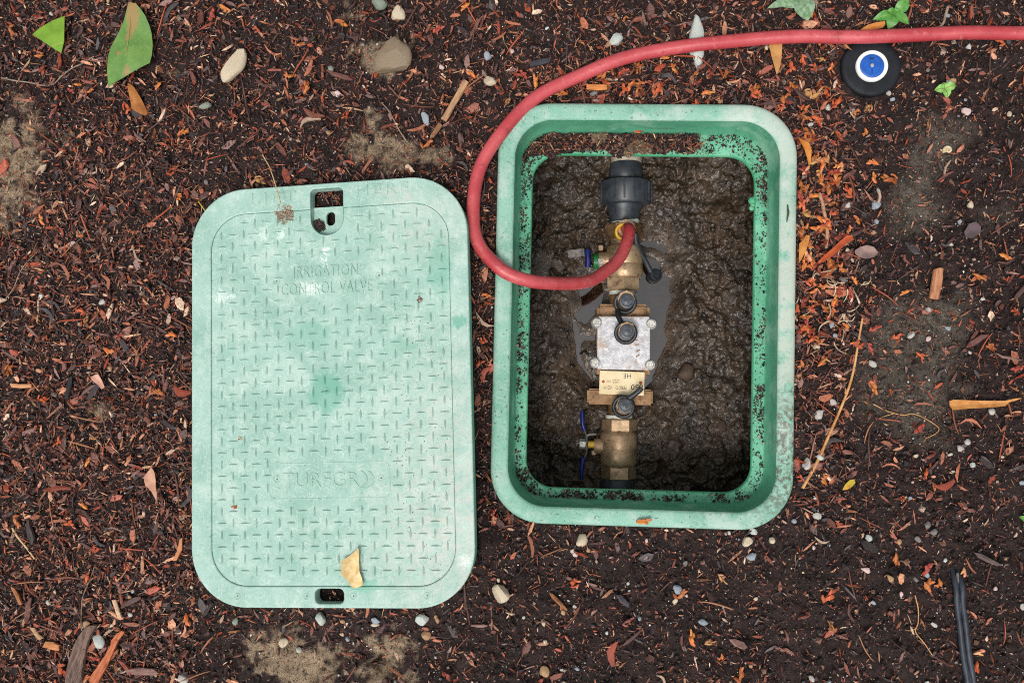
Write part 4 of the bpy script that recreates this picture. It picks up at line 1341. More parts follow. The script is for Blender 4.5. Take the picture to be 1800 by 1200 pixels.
# ------------------------------------------------------------------ black two-core wire
MWIRE = simple('black_wire', (30, 34, 42), (52, 58, 68), 90, .5, .4, 0, .15)
wo = P(1690, 1100, 0)
cb_ = thing('cable', 'black two-core cable emerging from soil at the bottom right corner', 'cable', Matrix.Translation(wo))
for off, top in ((0, 996), (11, 1003)):
    pts = []
    for py in (top, 1030, 1060, 1090, 1120, 1150, 1180, 1215):
        px = 1677 + off + (py - 1000) * .035 + max(0, py - 1040) ** 1.4 * .0135 - (0 if off == 0 else (1200 - py) * .006)
        w_ = P(px, py, .006)
        z = .0075 + float(gh(w_[0], w_[1])) * .5 + (-.010 if py < 1010 else 0.0)
        pts.append(np.array([w_[0], w_[1], z]))
    m = MB(wo); m.tube(spl(pts, 5), .0028, 12); m.build('wire', MWIRE, cb_, 60)
m = MB(wo); pts = []
for py in (1006, 1040, 1070, 1098, 1130, 1160, 1190, 1215):
    px = 1682.5 + (py - 1000) * .035 + max(0, py - 1040) ** 1.4 * .0135 - (1200 - py) * .003
    w_ = P(px, py, .006); pts.append(w_ + (0, 0, .0005 + float(gh(w_[0], w_[1])) * .5))
m.tube(spl(pts, 5), .0013, 6)
m.build('web', simple('dusty_web', (90, 84, 80), (110, 104, 98), 200, .8), cb_)


# ------------------------------------------------------------------ seedlings
def seedling(name, label, base, leaves, mat, stem_mat, h):
    b_ = P(base[0], base[1], .004); b_[2] = float(gh(b_[0], b_[1]))
    t = thing(name, label, 'seedling', Matrix.Translation(b_))
    m = MB(); m.tube([(0, 0, -.004), (0.0003, 0, h * .5), (0, 0, h)], [.0007, .0007, .0006], 7); m.build('stem', stem_mat, t)
    for k_, (px, py, wid, lift) in enumerate(leaves):
        tip = P(px, py, b_[2] + h + lift) - b_
        n = 8; d = tip - np.array([0, 0, h]); ln = np.linalg.norm(d[:2]); d2 = np.array([d[0], d[1], 0]) / (ln + 1e-9); s2 = np.array([-d2[1], d2[0], 0])
        v = []; f = []
        for i in range(n + 1):
            tt = i / n
            ww = wid * sc(0) * math.sin(math.pi * min(1, .06 + tt * .94)) ** .75 * (.6 + .5 * (1 - abs(tt - .45)))
            ctr = np.array([0, 0, h]) + d2 * ln * tt + UP * (lift * tt + .003 * math.sin(math.pi * tt) - .002 * tt * tt)
            for q in (-1, -.5, 0, .5, 1):
                v.append(ctr + s2 * ww / 2 * q + UP * (.0012 * abs(q) * (1 - tt * .5)))
        for i in range(n):
            for j in range(4): a = i * 5 + j; f.append((a, a + 1, a + 6, a + 5))
        nn = len(v); v2 = [p - UP * .0003 for p in v]
        F = f + [tuple(x + nn for x in q[::-1]) for q in f]
        me = mesh_pf('leaf', v + v2, F, 60)
        o = obj('leaf', me, mat, t)
        m = MB(); m.tube([v[i * 5 + 2] + UP * .0001 for i in range(n + 1)], .00025, 5); m.build('midrib', stem_mat, o)
    return t


MSEED = plant_mat('seedling_leaf', (70, 128, 54), (94, 152, 68), (120, 170, 90), .4, .4, 200)
MSAGE = plant_mat('downy_leaf', (96, 128, 92), (142, 164, 138), (84, 112, 60), .7, .2, 300)
MSTEM = simple('green_stem', (120, 160, 80), (140, 170, 96), 90, .5)
seedling('seedling', 'bright green seedling with pointed leaves above the hose, top right', (1569, 28), [(1599, 0, 20, .006), (1535, 34, 17, .002), (1562, 51, 20, .000), (1598, 42, 15, .002), (1560, 18, 11, .006), (1578, 14, 9, .006)], MSEED, MSTEM, .012)
seedling('seedling', 'tiny round-leaved seedling below right of the sprinkler', (1660, 157), [(1643, 158, 14, .001), (1657, 145, 11, .002), (1681, 148, 14, .002), (1666, 172, 13, .001)], plant_mat('round_leaf', (120, 172, 84), (146, 190, 106), None, .5), simple('red_stem', (130, 80, 60), (120, 100, 60), 90, .5), .006)
seedling('seedling', 'downy grey green seedling at the top edge above the hose', (1403, 2), [(1421, 36, 34, .002), (1378, 12, 26, .004), (1390, -14, 30, .004), (1349, 14, 16, .001), (1432, -10, 26, .003)], MSAGE, MSTEM, .012)
seedling('seedling', 'green leaf tip poking in at the right edge', (1812, 915), [(1793, 908, 14, .002), (1800, 925, 12, .001)], MSEED, MSTEM, .008)

# snail shell
m = MB(); ctr = P(1670, 262, .006); ctr[2] = float(gh(ctr[0], ctr[1])) + .004
pts = []; rad = []
for t in np.linspace(0, 2 * math.pi * 2.6, 60):
    r_ = .0007 * math.exp(.135 * t) * .62
    pts.append(np.array([r_ * math.cos(t), r_ * math.sin(t), .0035 - .00025 * t])); rad.append(r_ * .52)
m.tube(pts, rad, 10)
o = m.build('snail_shell', simple('shell', (190, 164, 124), (220, 204, 172), 300, .4, .5), None, 60); o.location = ctr
tag(o, 'small cream coiled snail shell right of the box', 'snail shell')
#SCATTER
# ------------------------------------------------------------------ loose litter: shared builders
def rots(yaw, pit, rol):
    cy, sy, cp, sp, cr, sr = np.cos(yaw), np.sin(yaw), np.cos(pit), np.sin(pit), np.cos(rol), np.sin(rol)
    R = np.empty(yaw.shape + (3, 3))
    R[..., 0, 0] = cy * cp; R[..., 0, 1] = cy * sp * sr - sy * cr; R[..., 0, 2] = cy * sp * cr + sy * sr
    R[..., 1, 0] = sy * cp; R[..., 1, 1] = sy * sp * sr + cy * cr; R[..., 1, 2] = sy * sp * cr - cy * sr
    R[..., 2, 0] = -sp; R[..., 2, 1] = cp * sr; R[..., 2, 2] = cp * cr
    return R


def pieces(tv, tf, pos, scale, R, jit=.12, bend=None):
    n = len(pos)
    v = np.repeat(np.asarray(tv)[None], n, 0)
    v = v + rng.normal(0, jit, v.shape) * np.array([.35, 1, 1])
    if bend is not None: v[..., 1] += bend[:, None] * (v[..., 0] ** 2 - .08)
    v = v * scale[:, None, :]
    v = np.einsum('nij,nkj->nki', R, v) + pos[:, None, :]
    f = np.asarray(tf)[None] + (np.arange(n) * len(tv))[:, None, None]
    return v.reshape(-1, 3), f.reshape(-1, len(tf[0]))


FLK = [(-.5, .05), (-.28, .42), (.16, .5), (.5, .12), (.26, -.42), (-.2, -.5)]
FLK_V = [(x, y, -.5) for x, y in FLK] + [(x * .9, y * .9, .5) for x, y in FLK]
FLK_F = [(6, 7, 8), (6, 8, 9), (6, 9, 10), (6, 10, 11)] + [t for i in range(6) for t in ((i, (i + 1) % 6, 6 + (i + 1) % 6), (i, 6 + (i + 1) % 6, 6 + i))]
OCT_V = [(.5, 0, 0), (-.5, 0, 0), (0, .5, 0), (0, -.5, 0), (0, 0, .5), (0, 0, -.5)]
OCT_F = [(0, 2, 4), (2, 1, 4), (1, 3, 4), (3, 0, 4), (2, 0, 5), (1, 2, 5), (3, 1, 5), (0, 3, 5)]
NED_V = [(-.5, 0, 0)] + [(x, .5 * math.cos(a), .5 * math.sin(a)) for x in (-.2, .2) for a in (0.5, 2.6, 4.7)] + [(.5, 0, 0)]
NED_F = [(0, 2, 1), (0, 3, 2), (0, 1, 3), (7, 4, 5), (7, 5, 6), (7, 6, 4)] + \
        [t for i in range(3) for t in ((1 + i, 1 + (i + 1) % 3, 4 + i), (1 + (i + 1) % 3, 4 + (i + 1) % 3, 4 + i))]
BOX_V = [(x, y, z) for x in (-.5, .5) for y in (-.5, .5) for z in (-.5, .5)]
BOX_F = [t for q in ((0, 1, 3, 2), (4, 6, 7, 5), (0, 4, 5, 1), (2, 3, 7, 6), (0, 2, 6, 4), (1, 5, 7, 3)) for t in ((q[0], q[1], q[2]), (q[0], q[2], q[3]))]

CHIPC = [((130, 76, 58), 3.6), ((104, 60, 50), 4), ((164, 98, 70), 2.8), ((78, 50, 45), 4.2), ((190, 134, 102), 2.1), ((48, 35, 34), 4), ((68, 60, 61), 1.5), ((206, 174, 148), 1.2), ((152, 68, 45), 2.0), ((128, 96, 88), 2.0)]
NEEDC = [((142, 82, 56), 3), ((168, 114, 78), 2.4), ((116, 64, 46), 3), ((184, 144, 106), 1.2), ((158, 76, 46), 2.4), ((98, 74, 64), 2), ((78, 52, 46), 3)]
CRUMC = [((34, 24, 23), 5), ((54, 38, 35), 5), ((21, 17, 17), 5.5), ((80, 56, 49), 3), ((54, 47, 48), 1.8), ((120, 90, 76), 1.3), ((102, 60, 46), 1.6), ((160, 138, 122), .7)]
GRAVC = [((196, 192, 184), 2), ((160, 166, 168), 2), ((132, 140, 146), 2), ((196, 176, 146), 2), ((170, 140, 112), 2), ((222, 218, 210), 1)]
HUSKC = [((172, 80, 42), 3), ((190, 108, 56), 2.2), ((154, 66, 46), 3), ((166, 88, 76), 2), ((126, 54, 38), 2), ((186, 130, 86), 1)]


def pal(p, n):
    w_ = np.array([b for a, b in p], float); c = np.array([lin(a) for a, b in p])
    return c[rng.choice(len(p), n, p=w_ / w_.sum())] * rng.uniform(.7, 1.35, (n, 1))


MLIT = attr_mat('litter', .5, .5, 420, 900, .35, .6, 1.25)
MCRUMB = attr_mat('crumb', .6, .4, 700, 1200, .6, .5, 1.5)


def hits(x, y, mode='all'):
    """True where litter may lie"""
    ok = d_box(x, y) > .0015
    lx, ly = to_lid(x, y)
    dl = sd_rr(lx, ly, LID_W / 2, LID_L / 2, .057)
    px, py = PX(np.stack([x, y, np.zeros_like(x)], -1))
    slot = ((px > 546) & (px < 604) & (py > 325) & (py < 366)) | ((px > 550) & (px < 610) & (py > 1028) & (py < 1066))
    so_ = P(1533, 116, .01)
    ok &= np.hypot(x - so_[0], y - so_[1]) > .0325
    return ok & ((dl > .0005) | slot)


def gauss(px, py, L_):
    return patch(px, py, L_)


def dens_chip(px, py):
    d = np.full(px.shape, .55)
    d = np.where(px < 345, 1.0, d)
    d = np.where((px < 345) & (py < 200), .75, d)
    d = np.where((px > 1500) & (py > 60), .26, d)
    d = np.where((py > 930) & (px > 345), .25, d)
    d = np.where((py > 930) & (px > 1350), .17, d)
    d = d + gauss(px, py, [(1440, 330, 70, 190, .9), (1150, 140, 300, 45, .7), (1440, 560, 60, 90, .6), (850, 560, 40, 180, .35), (120, 640, 200, 300, .25), (160, 1080, 150, 80, .3)])
    sandm = np.clip(patch(px, py, SAND), 0, 1)
    return d * (1 - .68 * sandm)


def scatter(n, dens, x0=-.66, x1=.64, y0=-.45, y1=.48):
    out = []
    got = 0
    while got < n:
        x = rng.uniform(x0, x1, n * 2); y = rng.uniform(y0, y1, n * 2)
        px, py = PX(np.stack([x, y, np.zeros_like(x)], -1))
        k = rng.rand(len(x)) < (dens(px, py) if dens is not None else 1.0)
        k &= hits(x, y)
        out.append(np.stack([x[k], y[k], px[k], py[k]], 1)); got += int(k.sum())
    return np.concatenate(out)[:n]


# soil crumbs
q = scatter(102000, lambda px, py: 1 - .45 * np.clip(patch(px, py, SAND), 0, 1))
n = len(q)
sz = np.exp(rng.normal(math.log(.0017), .55, n)).clip(.0007, .008)
pos = np.stack([q[:, 0], q[:, 1], gh(q[:, 0], q[:, 1]) + rng.uniform(-.0010, .0030, n)], 1)
scl = sz[:, None] * rng.uniform(.6, 1.25, (n, 3))
v, f = pieces(OCT_V, OCT_F, pos, scl, rots(rng.rand(n) * 6.28, rng.rand(n) * 6, rng.rand(n) * 6), .10)
cc = pal(CRUMC, n)
s1 = sand_at(q[:, 0], q[:, 1], q[:, 2], q[:, 3])[:, None]; s2 = grey_at(q[:, 0], q[:, 1], q[:, 2], q[:, 3])[:, None]
cc = cc * (1 - s2 * .7) + greyc * s2 * .7 * rng.uniform(.5, 1.3, (n, 1)); cc = cc * (1 - s1 * .8) + sandc * s1 * .8 * rng.uniform(.5, 1.1, (n, 1))
o = obj('soil_crumbs', mesh_np('soil_crumbs', v, f, np.repeat(cc, len(OCT_V), 0)), MCRUMB)
tag(o, 'fine dark soil crumbs covering the ground', 'soil', None, 'stuff')

# fine bark fibres and slivers
q = scatter(52000, dens_chip); n = len(q)
ln = np.exp(rng.normal(math.log(.0040), .62, n)).clip(.0015, .024)
wd = (ln * rng.uniform(.07, .32, n) * np.where(rng.rand(n) < .1, 1.8, 1)).clip(.0004, .0032)
pos = np.stack([q[:, 0], q[:, 1], gh(q[:, 0], q[:, 1]) + rng.uniform(.0004, .0036, n)], 1)
v, f = pieces(NED_V, NED_F, pos, np.stack([ln, wd, wd * .7], 1), rots(rng.rand(n) * 6.28, rng.normal(0, .28, n), rng.rand(n) * 6.28), .08, rng.normal(0, 1.6, n))
cc = np.where(rng.rand(n, 1) < .70, pal(CHIPC, n), pal(NEEDC, n))
o = obj('bark_fibres', mesh_np('bark_fibres', v, f, np.repeat(cc, len(NED_V), 0)), MLIT)
tag(o, 'fine shredded bark fibres strewn over the soil', 'mulch', None, 'stuff')

# shortest bark dust
TIN_V = [(-.5, 0, 0), (.05, .5, -.2), (0, -.45, -.25), (-.05, 0, .5), (.5, 0, 0)]
TIN_F = [(0, 2, 1), (0, 3, 2), (0, 1, 3), (4, 1, 2), (4, 2, 3), (4, 3, 1)]
q = scatter(42000, lambda px, py: dens_chip(px, py) * .7 + .22); n = len(q)
ln = np.exp(rng.normal(math.log(.0023), .4, n)).clip(.001, .005); wd = ln * rng.uniform(.16, .5, n)
pos = np.stack([q[:, 0], q[:, 1], gh(q[:, 0], q[:, 1]) + rng.uniform(.0002, .0040, n)], 1)
v, f = pieces(TIN_V, TIN_F, pos, np.stack([ln, wd, wd * .8], 1), rots(rng.rand(n) * 6.28, rng.normal(0, .4, n), rng.rand(n) * 6.28), .08)
o = obj('bark_dust', mesh_np('bark_dust', v, f, np.repeat(np.where(rng.rand(n, 1) < .75, pal(CHIPC, n), pal(CRUMC, n)), 5, 0)), MLIT)
tag(o, 'fine bark dust mixed through the topsoil', 'mulch', None, 'stuff')

# flat bark chips, small ones
q = scatter(8500, dens_chip); n = len(q)
ln = np.exp(rng.normal(math.log(.0050), .62, n)).clip(.002, .019)
wd = ln * rng.uniform(.14, .46, n)
pos = np.stack([q[:, 0], q[:, 1], gh(q[:, 0], q[:, 1]) + rng.uniform(.0010, .0042, n)], 1)
v, f = pieces(FLK_V, FLK_F, pos, np.stack([ln, wd, np.full(n, .0011)], 1), rots(rng.rand(n) * 6.28, rng.normal(0, .28, n), rng.normal(0, .35, n)), .10)
o = obj('bark_crumbs', mesh_np('bark_crumbs', v, f, np.repeat(pal(CHIPC, n), 12, 0)), MLIT)
tag(o, 'small flat bark fragments of mixed browns scattered in the mulch', 'mulch', None, 'stuff')

# fine needles
q = scatter(2600, lambda px, py: dens_chip(px, py) * np.where((px > 1500) | (py > 930), .5, .85)); n = len(q)
ln = rng.uniform(.006, .015, n)
pos = np.stack([q[:, 0], q[:, 1], gh(q[:, 0], q[:, 1]) + rng.uniform(.0024, .0050, n)], 1)
v, f = pieces(NED_V, NED_F, pos, np.stack([ln, np.full(n, .0009), np.full(n, .0007)], 1), rots(rng.rand(n) * 6.28, rng.normal(0, .12, n), rng.rand(n) * 6.28), .05, rng.normal(0, 2.6, n))
o = obj('needle_litter', mesh_np('needle_litter', v, f, np.repeat(pal(NEEDC, n), 8, 0)), MLIT)
tag(o, 'fine dry needles littered across the mulch', 'needles', None, 'stuff')

# grit
q = scatter(6500, None); n = len(q)
sz = np.exp(rng.normal(math.log(.0011), .45, n)).clip(.0007, .0030)
pos = np.stack([q[:, 0], q[:, 1], gh(q[:, 0], q[:, 1]) + rng.uniform(.0012, .003, n)], 1)
v, f = pieces(OCT_V, OCT_F, pos, sz[:, None] * rng.uniform(.7, 1.2, (n, 3)), rots(rng.rand(n) * 6.28, rng.rand(n) * 6, rng.rand(n) * 6), .08)
o = obj('grit', mesh_np('grit', v, f, np.repeat(pal(GRAVC, n), 6, 0), True), MCRUMB)
tag(o, 'tiny pale grit grains sprinkled over the soil', 'grit', None, 'stuff')


def zone(px, py):
    if py < 60 and px > 1000: return 'above the red hose'
    if px > 1400 and py < 180: return 'around the sprinkler head'
    if 860 < px <= 1400 and py < 200: return 'between the hose and the top rim'
    if px <= 345 and py < 330: return 'around the torn green leaf'
    if px <= 345 and py < 900: return ('on the far left beside the silt' if px < 150 else 'left of the lid, upper half') if py < 600 else ('near the tan chip on the left' if px < 150 else 'left of the lid, lower half')
    if px <= 345: return 'around the grey bark slab'
    if 345 < px <= 860 and py < 340: return 'above the mint lid'
    if 345 < px <= 860 and py > 1050: return 'below the mint lid'
    if 800 < px <= 900: return 'between the lid and the box'
    if px > 1400 and py < 650 and px < 1540:
        return ('at the upper right corner of the box' if py < 265 else 'between the box and the banded stick' if py < 345 and px < 1445 else 'right of the banded stick' if py < 400 and px >= 1445
                else 'against the right wall of the box' if px < 1432 else 'around the rust red leaf' if py < 480 else 'in the pale grass tuft')
    if px > 1400 and py < 650: return 'on dark soil near the long wood chip'
    if px > 1400 and py < 930: return 'around the golden twig'
    if px > 1400: return 'beside the black cable'
    return 'below the open box'


# ------------------------------------------------------------------ countable chips, needles, husks and pebbles
def variants(kind, n):
    out = []
    for i in range(n):
        if kind == 'chip':
            ln = 1.0; m = []
            segs = 4; rows = []
            wid = rng.uniform(.12, .30); th = rng.uniform(.05, .10); bend = rng.normal(0, .12)
            for s_ in range(segs + 1):
                t = s_ / segs - .5
                ww = wid * (1 - .62 * abs(2 * t) ** rng.uniform(1.6, 4)) * rng.uniform(.8, 1.15)
                cy = bend * (4 * t * t - .3) + rng.normal(0, .015); cz = rng.normal(0, .02) + .10 * abs(bend) * 4 * t * t
                x = t + rng.normal(0, .02)
                rows.append([(x, cy - ww / 2, cz - th / 2), (x, cy + ww / 2 , cz - th / 2), (x + rng.normal(0, .02), cy + ww / 2 * .85, cz + th / 2), (x, cy - .1 * ww, cz + th * rng.uniform(.5, .9)), (x + rng.normal(0, .02), cy - ww / 2 * .85, cz + th / 2)])
            mb = MB().loft(rows, True, True, True)
            base = pal(CHIPC, 1)[0]
            me = mesh_pf('bark_chip', mb.v, mb.f, None)
            cols = base * rng.uniform(.8, 1.2, (len(mb.v), 1))
        elif kind == 'needle':
            cv = rng.normal(0, .25); cw = rng.normal(0, .1)
            pts = [(t, cv * (t * t - .1) + cw * t ** 3 * 3, .03 * math.sin(3 * t + i)) for t in np.linspace(-.5, .5, 7)]
            mb = MB().tube(pts, [.012, .022, .026, .028, .026, .020, .010], 5)
            base = pal(NEEDC, 1)[0]
            me = mesh_pf('dry_needle', mb.v, mb.f, 60)
            cols = base * rng.uniform(.85, 1.15, (len(mb.v), 1))
        elif kind == 'husk':
            mb = MB(); cl = []
            ns = rng.randint(4, 7)
            base = pal(HUSKC, 1)[0]
            for s_ in range(ns):
                x0 = -.42 + .72 * s_ / ns; yaw = rng.normal(0, .5); rl = rng.uniform(-1.1, 1.1)
                R_ = rot('z', yaw) @ rot('x', rl) @ rot('y', -.25 + rng.normal(0, .15))
                L_ = rng.uniform(.34, .55); W_ = rng.uniform(.20, .32)
                vv = []
                for ii, t in enumerate(np.linspace(0, 1, 5)):
                    ww = W_ * math.sin(math.pi * (.15 + .8 * t)) ** .8
                    for q_ in (-1, 0, 1):
                        vv.append(R_ @ np.array([L_ * t, ww * q_ * .5, .10 * (1 - q_ * q_) + .06 * math.sin(3 * t)]) + (x0, 0, .08))
                ff = [(a * 3 + b, a * 3 + b + 1, a * 3 + b + 4, a * 3 + b + 3) for a in range(4) for b in range(2)]
                b0 = len(mb.v); mb.add(vv, ff)
                tint = base * rng.uniform(.7, 1.35) * np.array([1, rng.uniform(.8, 1.25), rng.uniform(.7, 1.4)])
                cl += [tint] * len(vv)
            mb.tube([(-.5, 0, .05), (-.1, .02, .1), (.3, 0, .08)], [.05, .11, .04], 6); cl += [base * .6] * (len(mb.v) - len(cl))
            me = mesh_pf('bud_husk', mb.v, mb.f, 60); cols = np.array(cl)
        else:
            bm = bmesh.new(); bmesh.ops.create_icosphere(bm, subdivisions=3, radius=.5)
            p = np.array([q_.co[:] for q_ in bm.verts]); bm.verts.index_update(); f_ = [[q_.index for q_ in a.verts] for a in bm.faces]; bm.free()
            off = rng.rand(3) * 9
            k = 1 + .35 * (vn(p[:, 0] + off[0], p[:, 1] + p[:, 2] * .7 + off[1], .45, 140 + i) - .5) + .25 * (vn(p[:, 2] + off[2], p[:, 0] - p[:, 1], .3, 160 + i) - .5)
            for _ in range(7):          # a few broken facets
                d_ = rng.normal(size=3); d_ /= np.linalg.norm(d_); dd = p @ d_; lim = rng.uniform(.28, .43)
                k = np.where(dd * k > lim, lim / np.maximum(dd, .01), k)
            p = p * k[:, None]
            me = mesh_pf('pebble', p, f_, 32); cols = None
        if cols is not None:
            at = me.color_attributes.new('Col', 'FLOAT_COLOR', 'POINT'); c4 = np.ones((len(cols), 4), np.float32); c4[:, :3] = cols
            at.data.foreach_set('color', c4.ravel()); me.materials.append(MLIT)
        if cols is not None: me['tone'] = tone(base)
        out.append(me)
    return out


def tone(c):
    l_ = float(np.mean(c))
    if c[0] < 1.45 * c[2]: return 'blackish' if l_ < .03 else ('slate' if l_ < .06 else 'greyish')
    if c[0] > 2.3 * c[1] and l_ > .08: return 'rust red' if l_ < .125 else 'bright orange'
    if l_ < .03: return 'black brown'
    if l_ < .055: return 'dark brown'
    if l_ > .2: return 'pale tan'
    if c[0] > 2.6 * c[1]: return 'rust red'
    return 'orange tan' if l_ > .1 else 'reddish brown'


def put(me, name, x, y, z, size, yaw, pit, rol, label, cat, group, flat_=(1, 1, 1)):
    o = bpy.data.objects.new(name, me); COL.objects.link(o)
    o.location = (x, y, z); o.rotation_euler = (rol, pit, yaw); o.scale = (size * flat_[0], size * flat_[1], size * flat_[2])
    return tag(o, label, cat, group)


chips = variants('chip', 30)
q = scatter(290, dens_chip, -.55, .55, -.38, .42)
for x, y, px, py in q:
    zz = zone(px, py)
    me = chips[rng.randint(30)]; s_ = float(np.exp(rng.normal(math.log(.014), .35)).clip(.009, .028))
    put(me, 'bark_chip', x, y, float(gh(x, y)) + .0038, s_, rng.rand() * 6.28, rng.normal(0, .1), rng.normal(0, .2),
        ('long ' if s_ > .018 else 'short ' if s_ < .012 else '') + me['tone'] + ' bark chip lying loose ' + zz, 'bark chip', 'brown bark chips ' + zz, (1, rng.uniform(.6, 1.3), 1))
needs = variants('needle', 20)
q = scatter(240, dens_chip, -.55, .55, -.38, .42)
for x, y, px, py in q:
    zz = zone(px, py)
    me = needs[rng.randint(20)]; s_ = rng.uniform(.016, .036)
    put(me, 'dry_needle', x, y, float(gh(x, y)) + .0050, s_, rng.rand() * 6.28, rng.normal(0, .06), rng.rand() * 6.28,
        ('long thin ' if s_ > .027 else 'thin ') + me['tone'] + ' dry needle lying loose ' + zz, 'needle', 'dry needles ' + zz, (1, rng.uniform(.6, 1.1), rng.uniform(.6, 1.1)))
husks = variants('husk', 16)
HP = [(393, 10, 24), (370, 22, 24), (68, 84, 20), (66, 95, 18), (20, 55, 22), (158, 160, 16), (138, 150, 15), (125, 160, 16), (274, 148, 17), (318, 232, 24), (408, 200, 22), (525, 75, 18), (508, 134, 20), (770, 52, 22), (818, 12, 22),
      (827, 130, 20), (1075, 122, 22), (1120, 118, 22), (1108, 150, 22), (1155, 158, 26), (1120, 162, 18), (990, 168, 18), (920, 128, 20), (1052, 132, 16), (1390, 120, 26), (1395, 150, 22), (1330, 165, 22), (1370, 190, 18),
      (1435, 165, 26), (1455, 160, 22), (1462, 118, 18), (1437, 210, 26), (1422, 232, 24), (1418, 245, 20), (1495, 335, 24), (1566, 312, 28), (1538, 285, 22), (1430, 345, 22), (1418, 380, 24), (1432, 400, 20), (1440, 312, 22), (1415, 470, 22),
      (1425, 495, 22), (1455, 462, 20), (1412, 300, 24), (1428, 285, 22), (1470, 300, 20), (1405, 345, 22), (1590, 515, 18), (1768, 450, 22), (1722, 485, 24), (1535, 580, 20), (1575, 590, 20), (1710, 568, 20), (1784, 645, 24), (1637, 803, 22),
      (1626, 832, 20), (1642, 857, 14), (1447, 842, 22), (1406, 838, 18), (1578, 982, 22), (1627, 1000, 24), (1632, 1027, 26), (1650, 1024, 18), (1697, 1005, 18), (1454, 1045, 30), (1723, 1145, 22), (1717, 1175, 24), (1010, 1022, 24),
      (1102, 1092, 22), (1215, 1122, 28), (1246, 1128, 18), (1268, 1155, 14), (1304, 1185, 26), (1352, 980, 20), (122, 920, 24), (30, 915, 24), (328, 1090, 24), (110, 1175, 26), (150, 1192, 22), (168, 1155, 18), (278, 692, 22), (102, 775, 20),
      (14, 650, 22), (155, 812, 20), (145, 548, 20), (155, 563, 20), (75, 388, 20), (312, 345, 20), (455, 318, 22), (300, 590, 22), (210, 590, 20), (855, 520, 18), (850, 600, 16), (845, 640, 18), (870, 900, 14)]
for px, py, s_ in HP:
    w_ = P(px, py, .006); x, y = w_[0], w_[1]
    if not hits(np.array([x]), np.array([y]))[0]: continue
    zz = zone(px, py)
    me = husks[rng.randint(16)]
    put(me, 'bud_husk', x, y, float(gh(x, y)) + .0040, s_ * S, rng.rand() * 6.28, rng.normal(0, .15), rng.normal(0, .4), ('large ' if s_ > 23 else 'small ' if s_ < 19 else '') + 'papery ' + me['tone'] + ' bud husk ' + zz, 'bud husk', 'bud husks ' + zz)
q = scatter(175, lambda px, py: np.clip(gauss(px, py, [(1440, 330, 55, 170, 1), (1200, 150, 260, 30, .5), (1420, 560, 40, 110, .5), (1480, 600, 60, 60, .35)]) + .012, 0, 1), -.55, .55, -.38, .42)
for x, y, px, py in q:
    zz = zone(px, py)
    me = husks[rng.randint(16)]; s_ = rng.uniform(.008, .0145)
    put(me, 'bud_husk', x, y, float(gh(x, y)) + .0045, s_, rng.rand() * 6.28, rng.normal(0, .2), rng.normal(0, .5), ('large ' if s_ > .0131 else 'small ' if s_ < .0108 else '') + 'papery ' + me['tone'] + ' bud husk ' + zz, 'bud husk', 'bud husks ' + zz)
# husks on the box
for px, py, s_, z, lb in ((1131, 914, 26, RIM_Z + .002, 'orange husk lying on the bottom rim of the box'), (1100, 220, 22, zl + .007, 'orange husk on the dirty top ledge of the box'), (1121, 231, 16, zl + .006, 'small red husk on the top ledge, beside the larger husk')):
    w_ = P(px, py, z); put(husks[px % 16], 'bud_husk', w_[0], w_[1], z, s_ * S, .2, 0, 0, lb, 'bud husk', None)
w_ = P(1071, 227, zl + .007)
put(chips[3], 'bark_chip', w_[0], w_[1], w_[2], .011, .2, 0, 0, 'orange chip on the dirty top ledge of the box', 'bark chip', None)

# pebbles
def stone_mat(name, c1, c2, c3=None, sc_=160):
    m = Mat(name, .6, .35)
    c = m.mix(m.ramp(m.noise(sc_, 5, .7), .35, .65), c1, c2)
    if c3: c = m.mix(m.ramp(m.noise(sc_ * 4, 3), .55, .62), c, c3)
    m.base(c); m.bump(m.noise(600, 4), .3, .001)
    return m.m


SM = {'cream': stone_mat('cream_stone', (176, 158, 132), (204, 190, 166)), 'white': stone_mat('white_stone', (160, 156, 148), (208, 204, 196), (120, 112, 104), 220), 'blue': stone_mat('blue_stone', (120, 130, 138), (158, 166, 172)),
      'speck': stone_mat('speckled_stone', (172, 180, 172), (206, 210, 202), (96, 102, 98), 90), 'tan': stone_mat('tan_stone', (150, 116, 82), (176, 144, 108)), 'green': stone_mat('green_stone', (110, 122, 108), (140, 150, 134)),
      'grey': stone_mat('grey_stone', (96, 94, 92), (128, 124, 120)), 'pink': stone_mat('pink_stone', (186, 158, 152), (206, 184, 178)), 'silt': stone_mat('silt_clod', (126, 110, 90), (150, 132, 108), (84, 70, 58), 120), 'brown': stone_mat('brown_stone', (64, 50, 42), (90, 72, 60))}
pebs = variants('pebble', 14)
pebm = {}


def pebble(px, py, a, b, yaw, c, label=None, group=None, sink=.3, z=None, cat='pebble', h=None):
    if z is None:
        w_ = P(px, py, .006); zz_ = float(gh(w_[0], w_[1])) + .002
    else:
        w_ = P(px, py, z); zz_ = z
    vi = rng.randint(14)
    if (vi, c) not in pebm:
        me = pebs[vi].copy(); me.materials.clear(); me.materials.append(SM[c]); pebm[(vi, c)] = me
    hh = h or min(a, b) * .8
    o = bpy.data.objects.new('stone' if max(a, b) > 22 else 'pebble', pebm[(vi, c)]); COL.objects.link(o)
    o.location = (w_[0], w_[1], zz_ + hh * S * (.5 - sink)); o.rotation_euler = (rng.normal(0, .2), rng.normal(0, .2), yaw)
    o.scale = (a * S * 1.05, b * S * 1.05, hh * S)
    return tag(o, label, 'stone' if max(a, b) > 22 else cat, group)


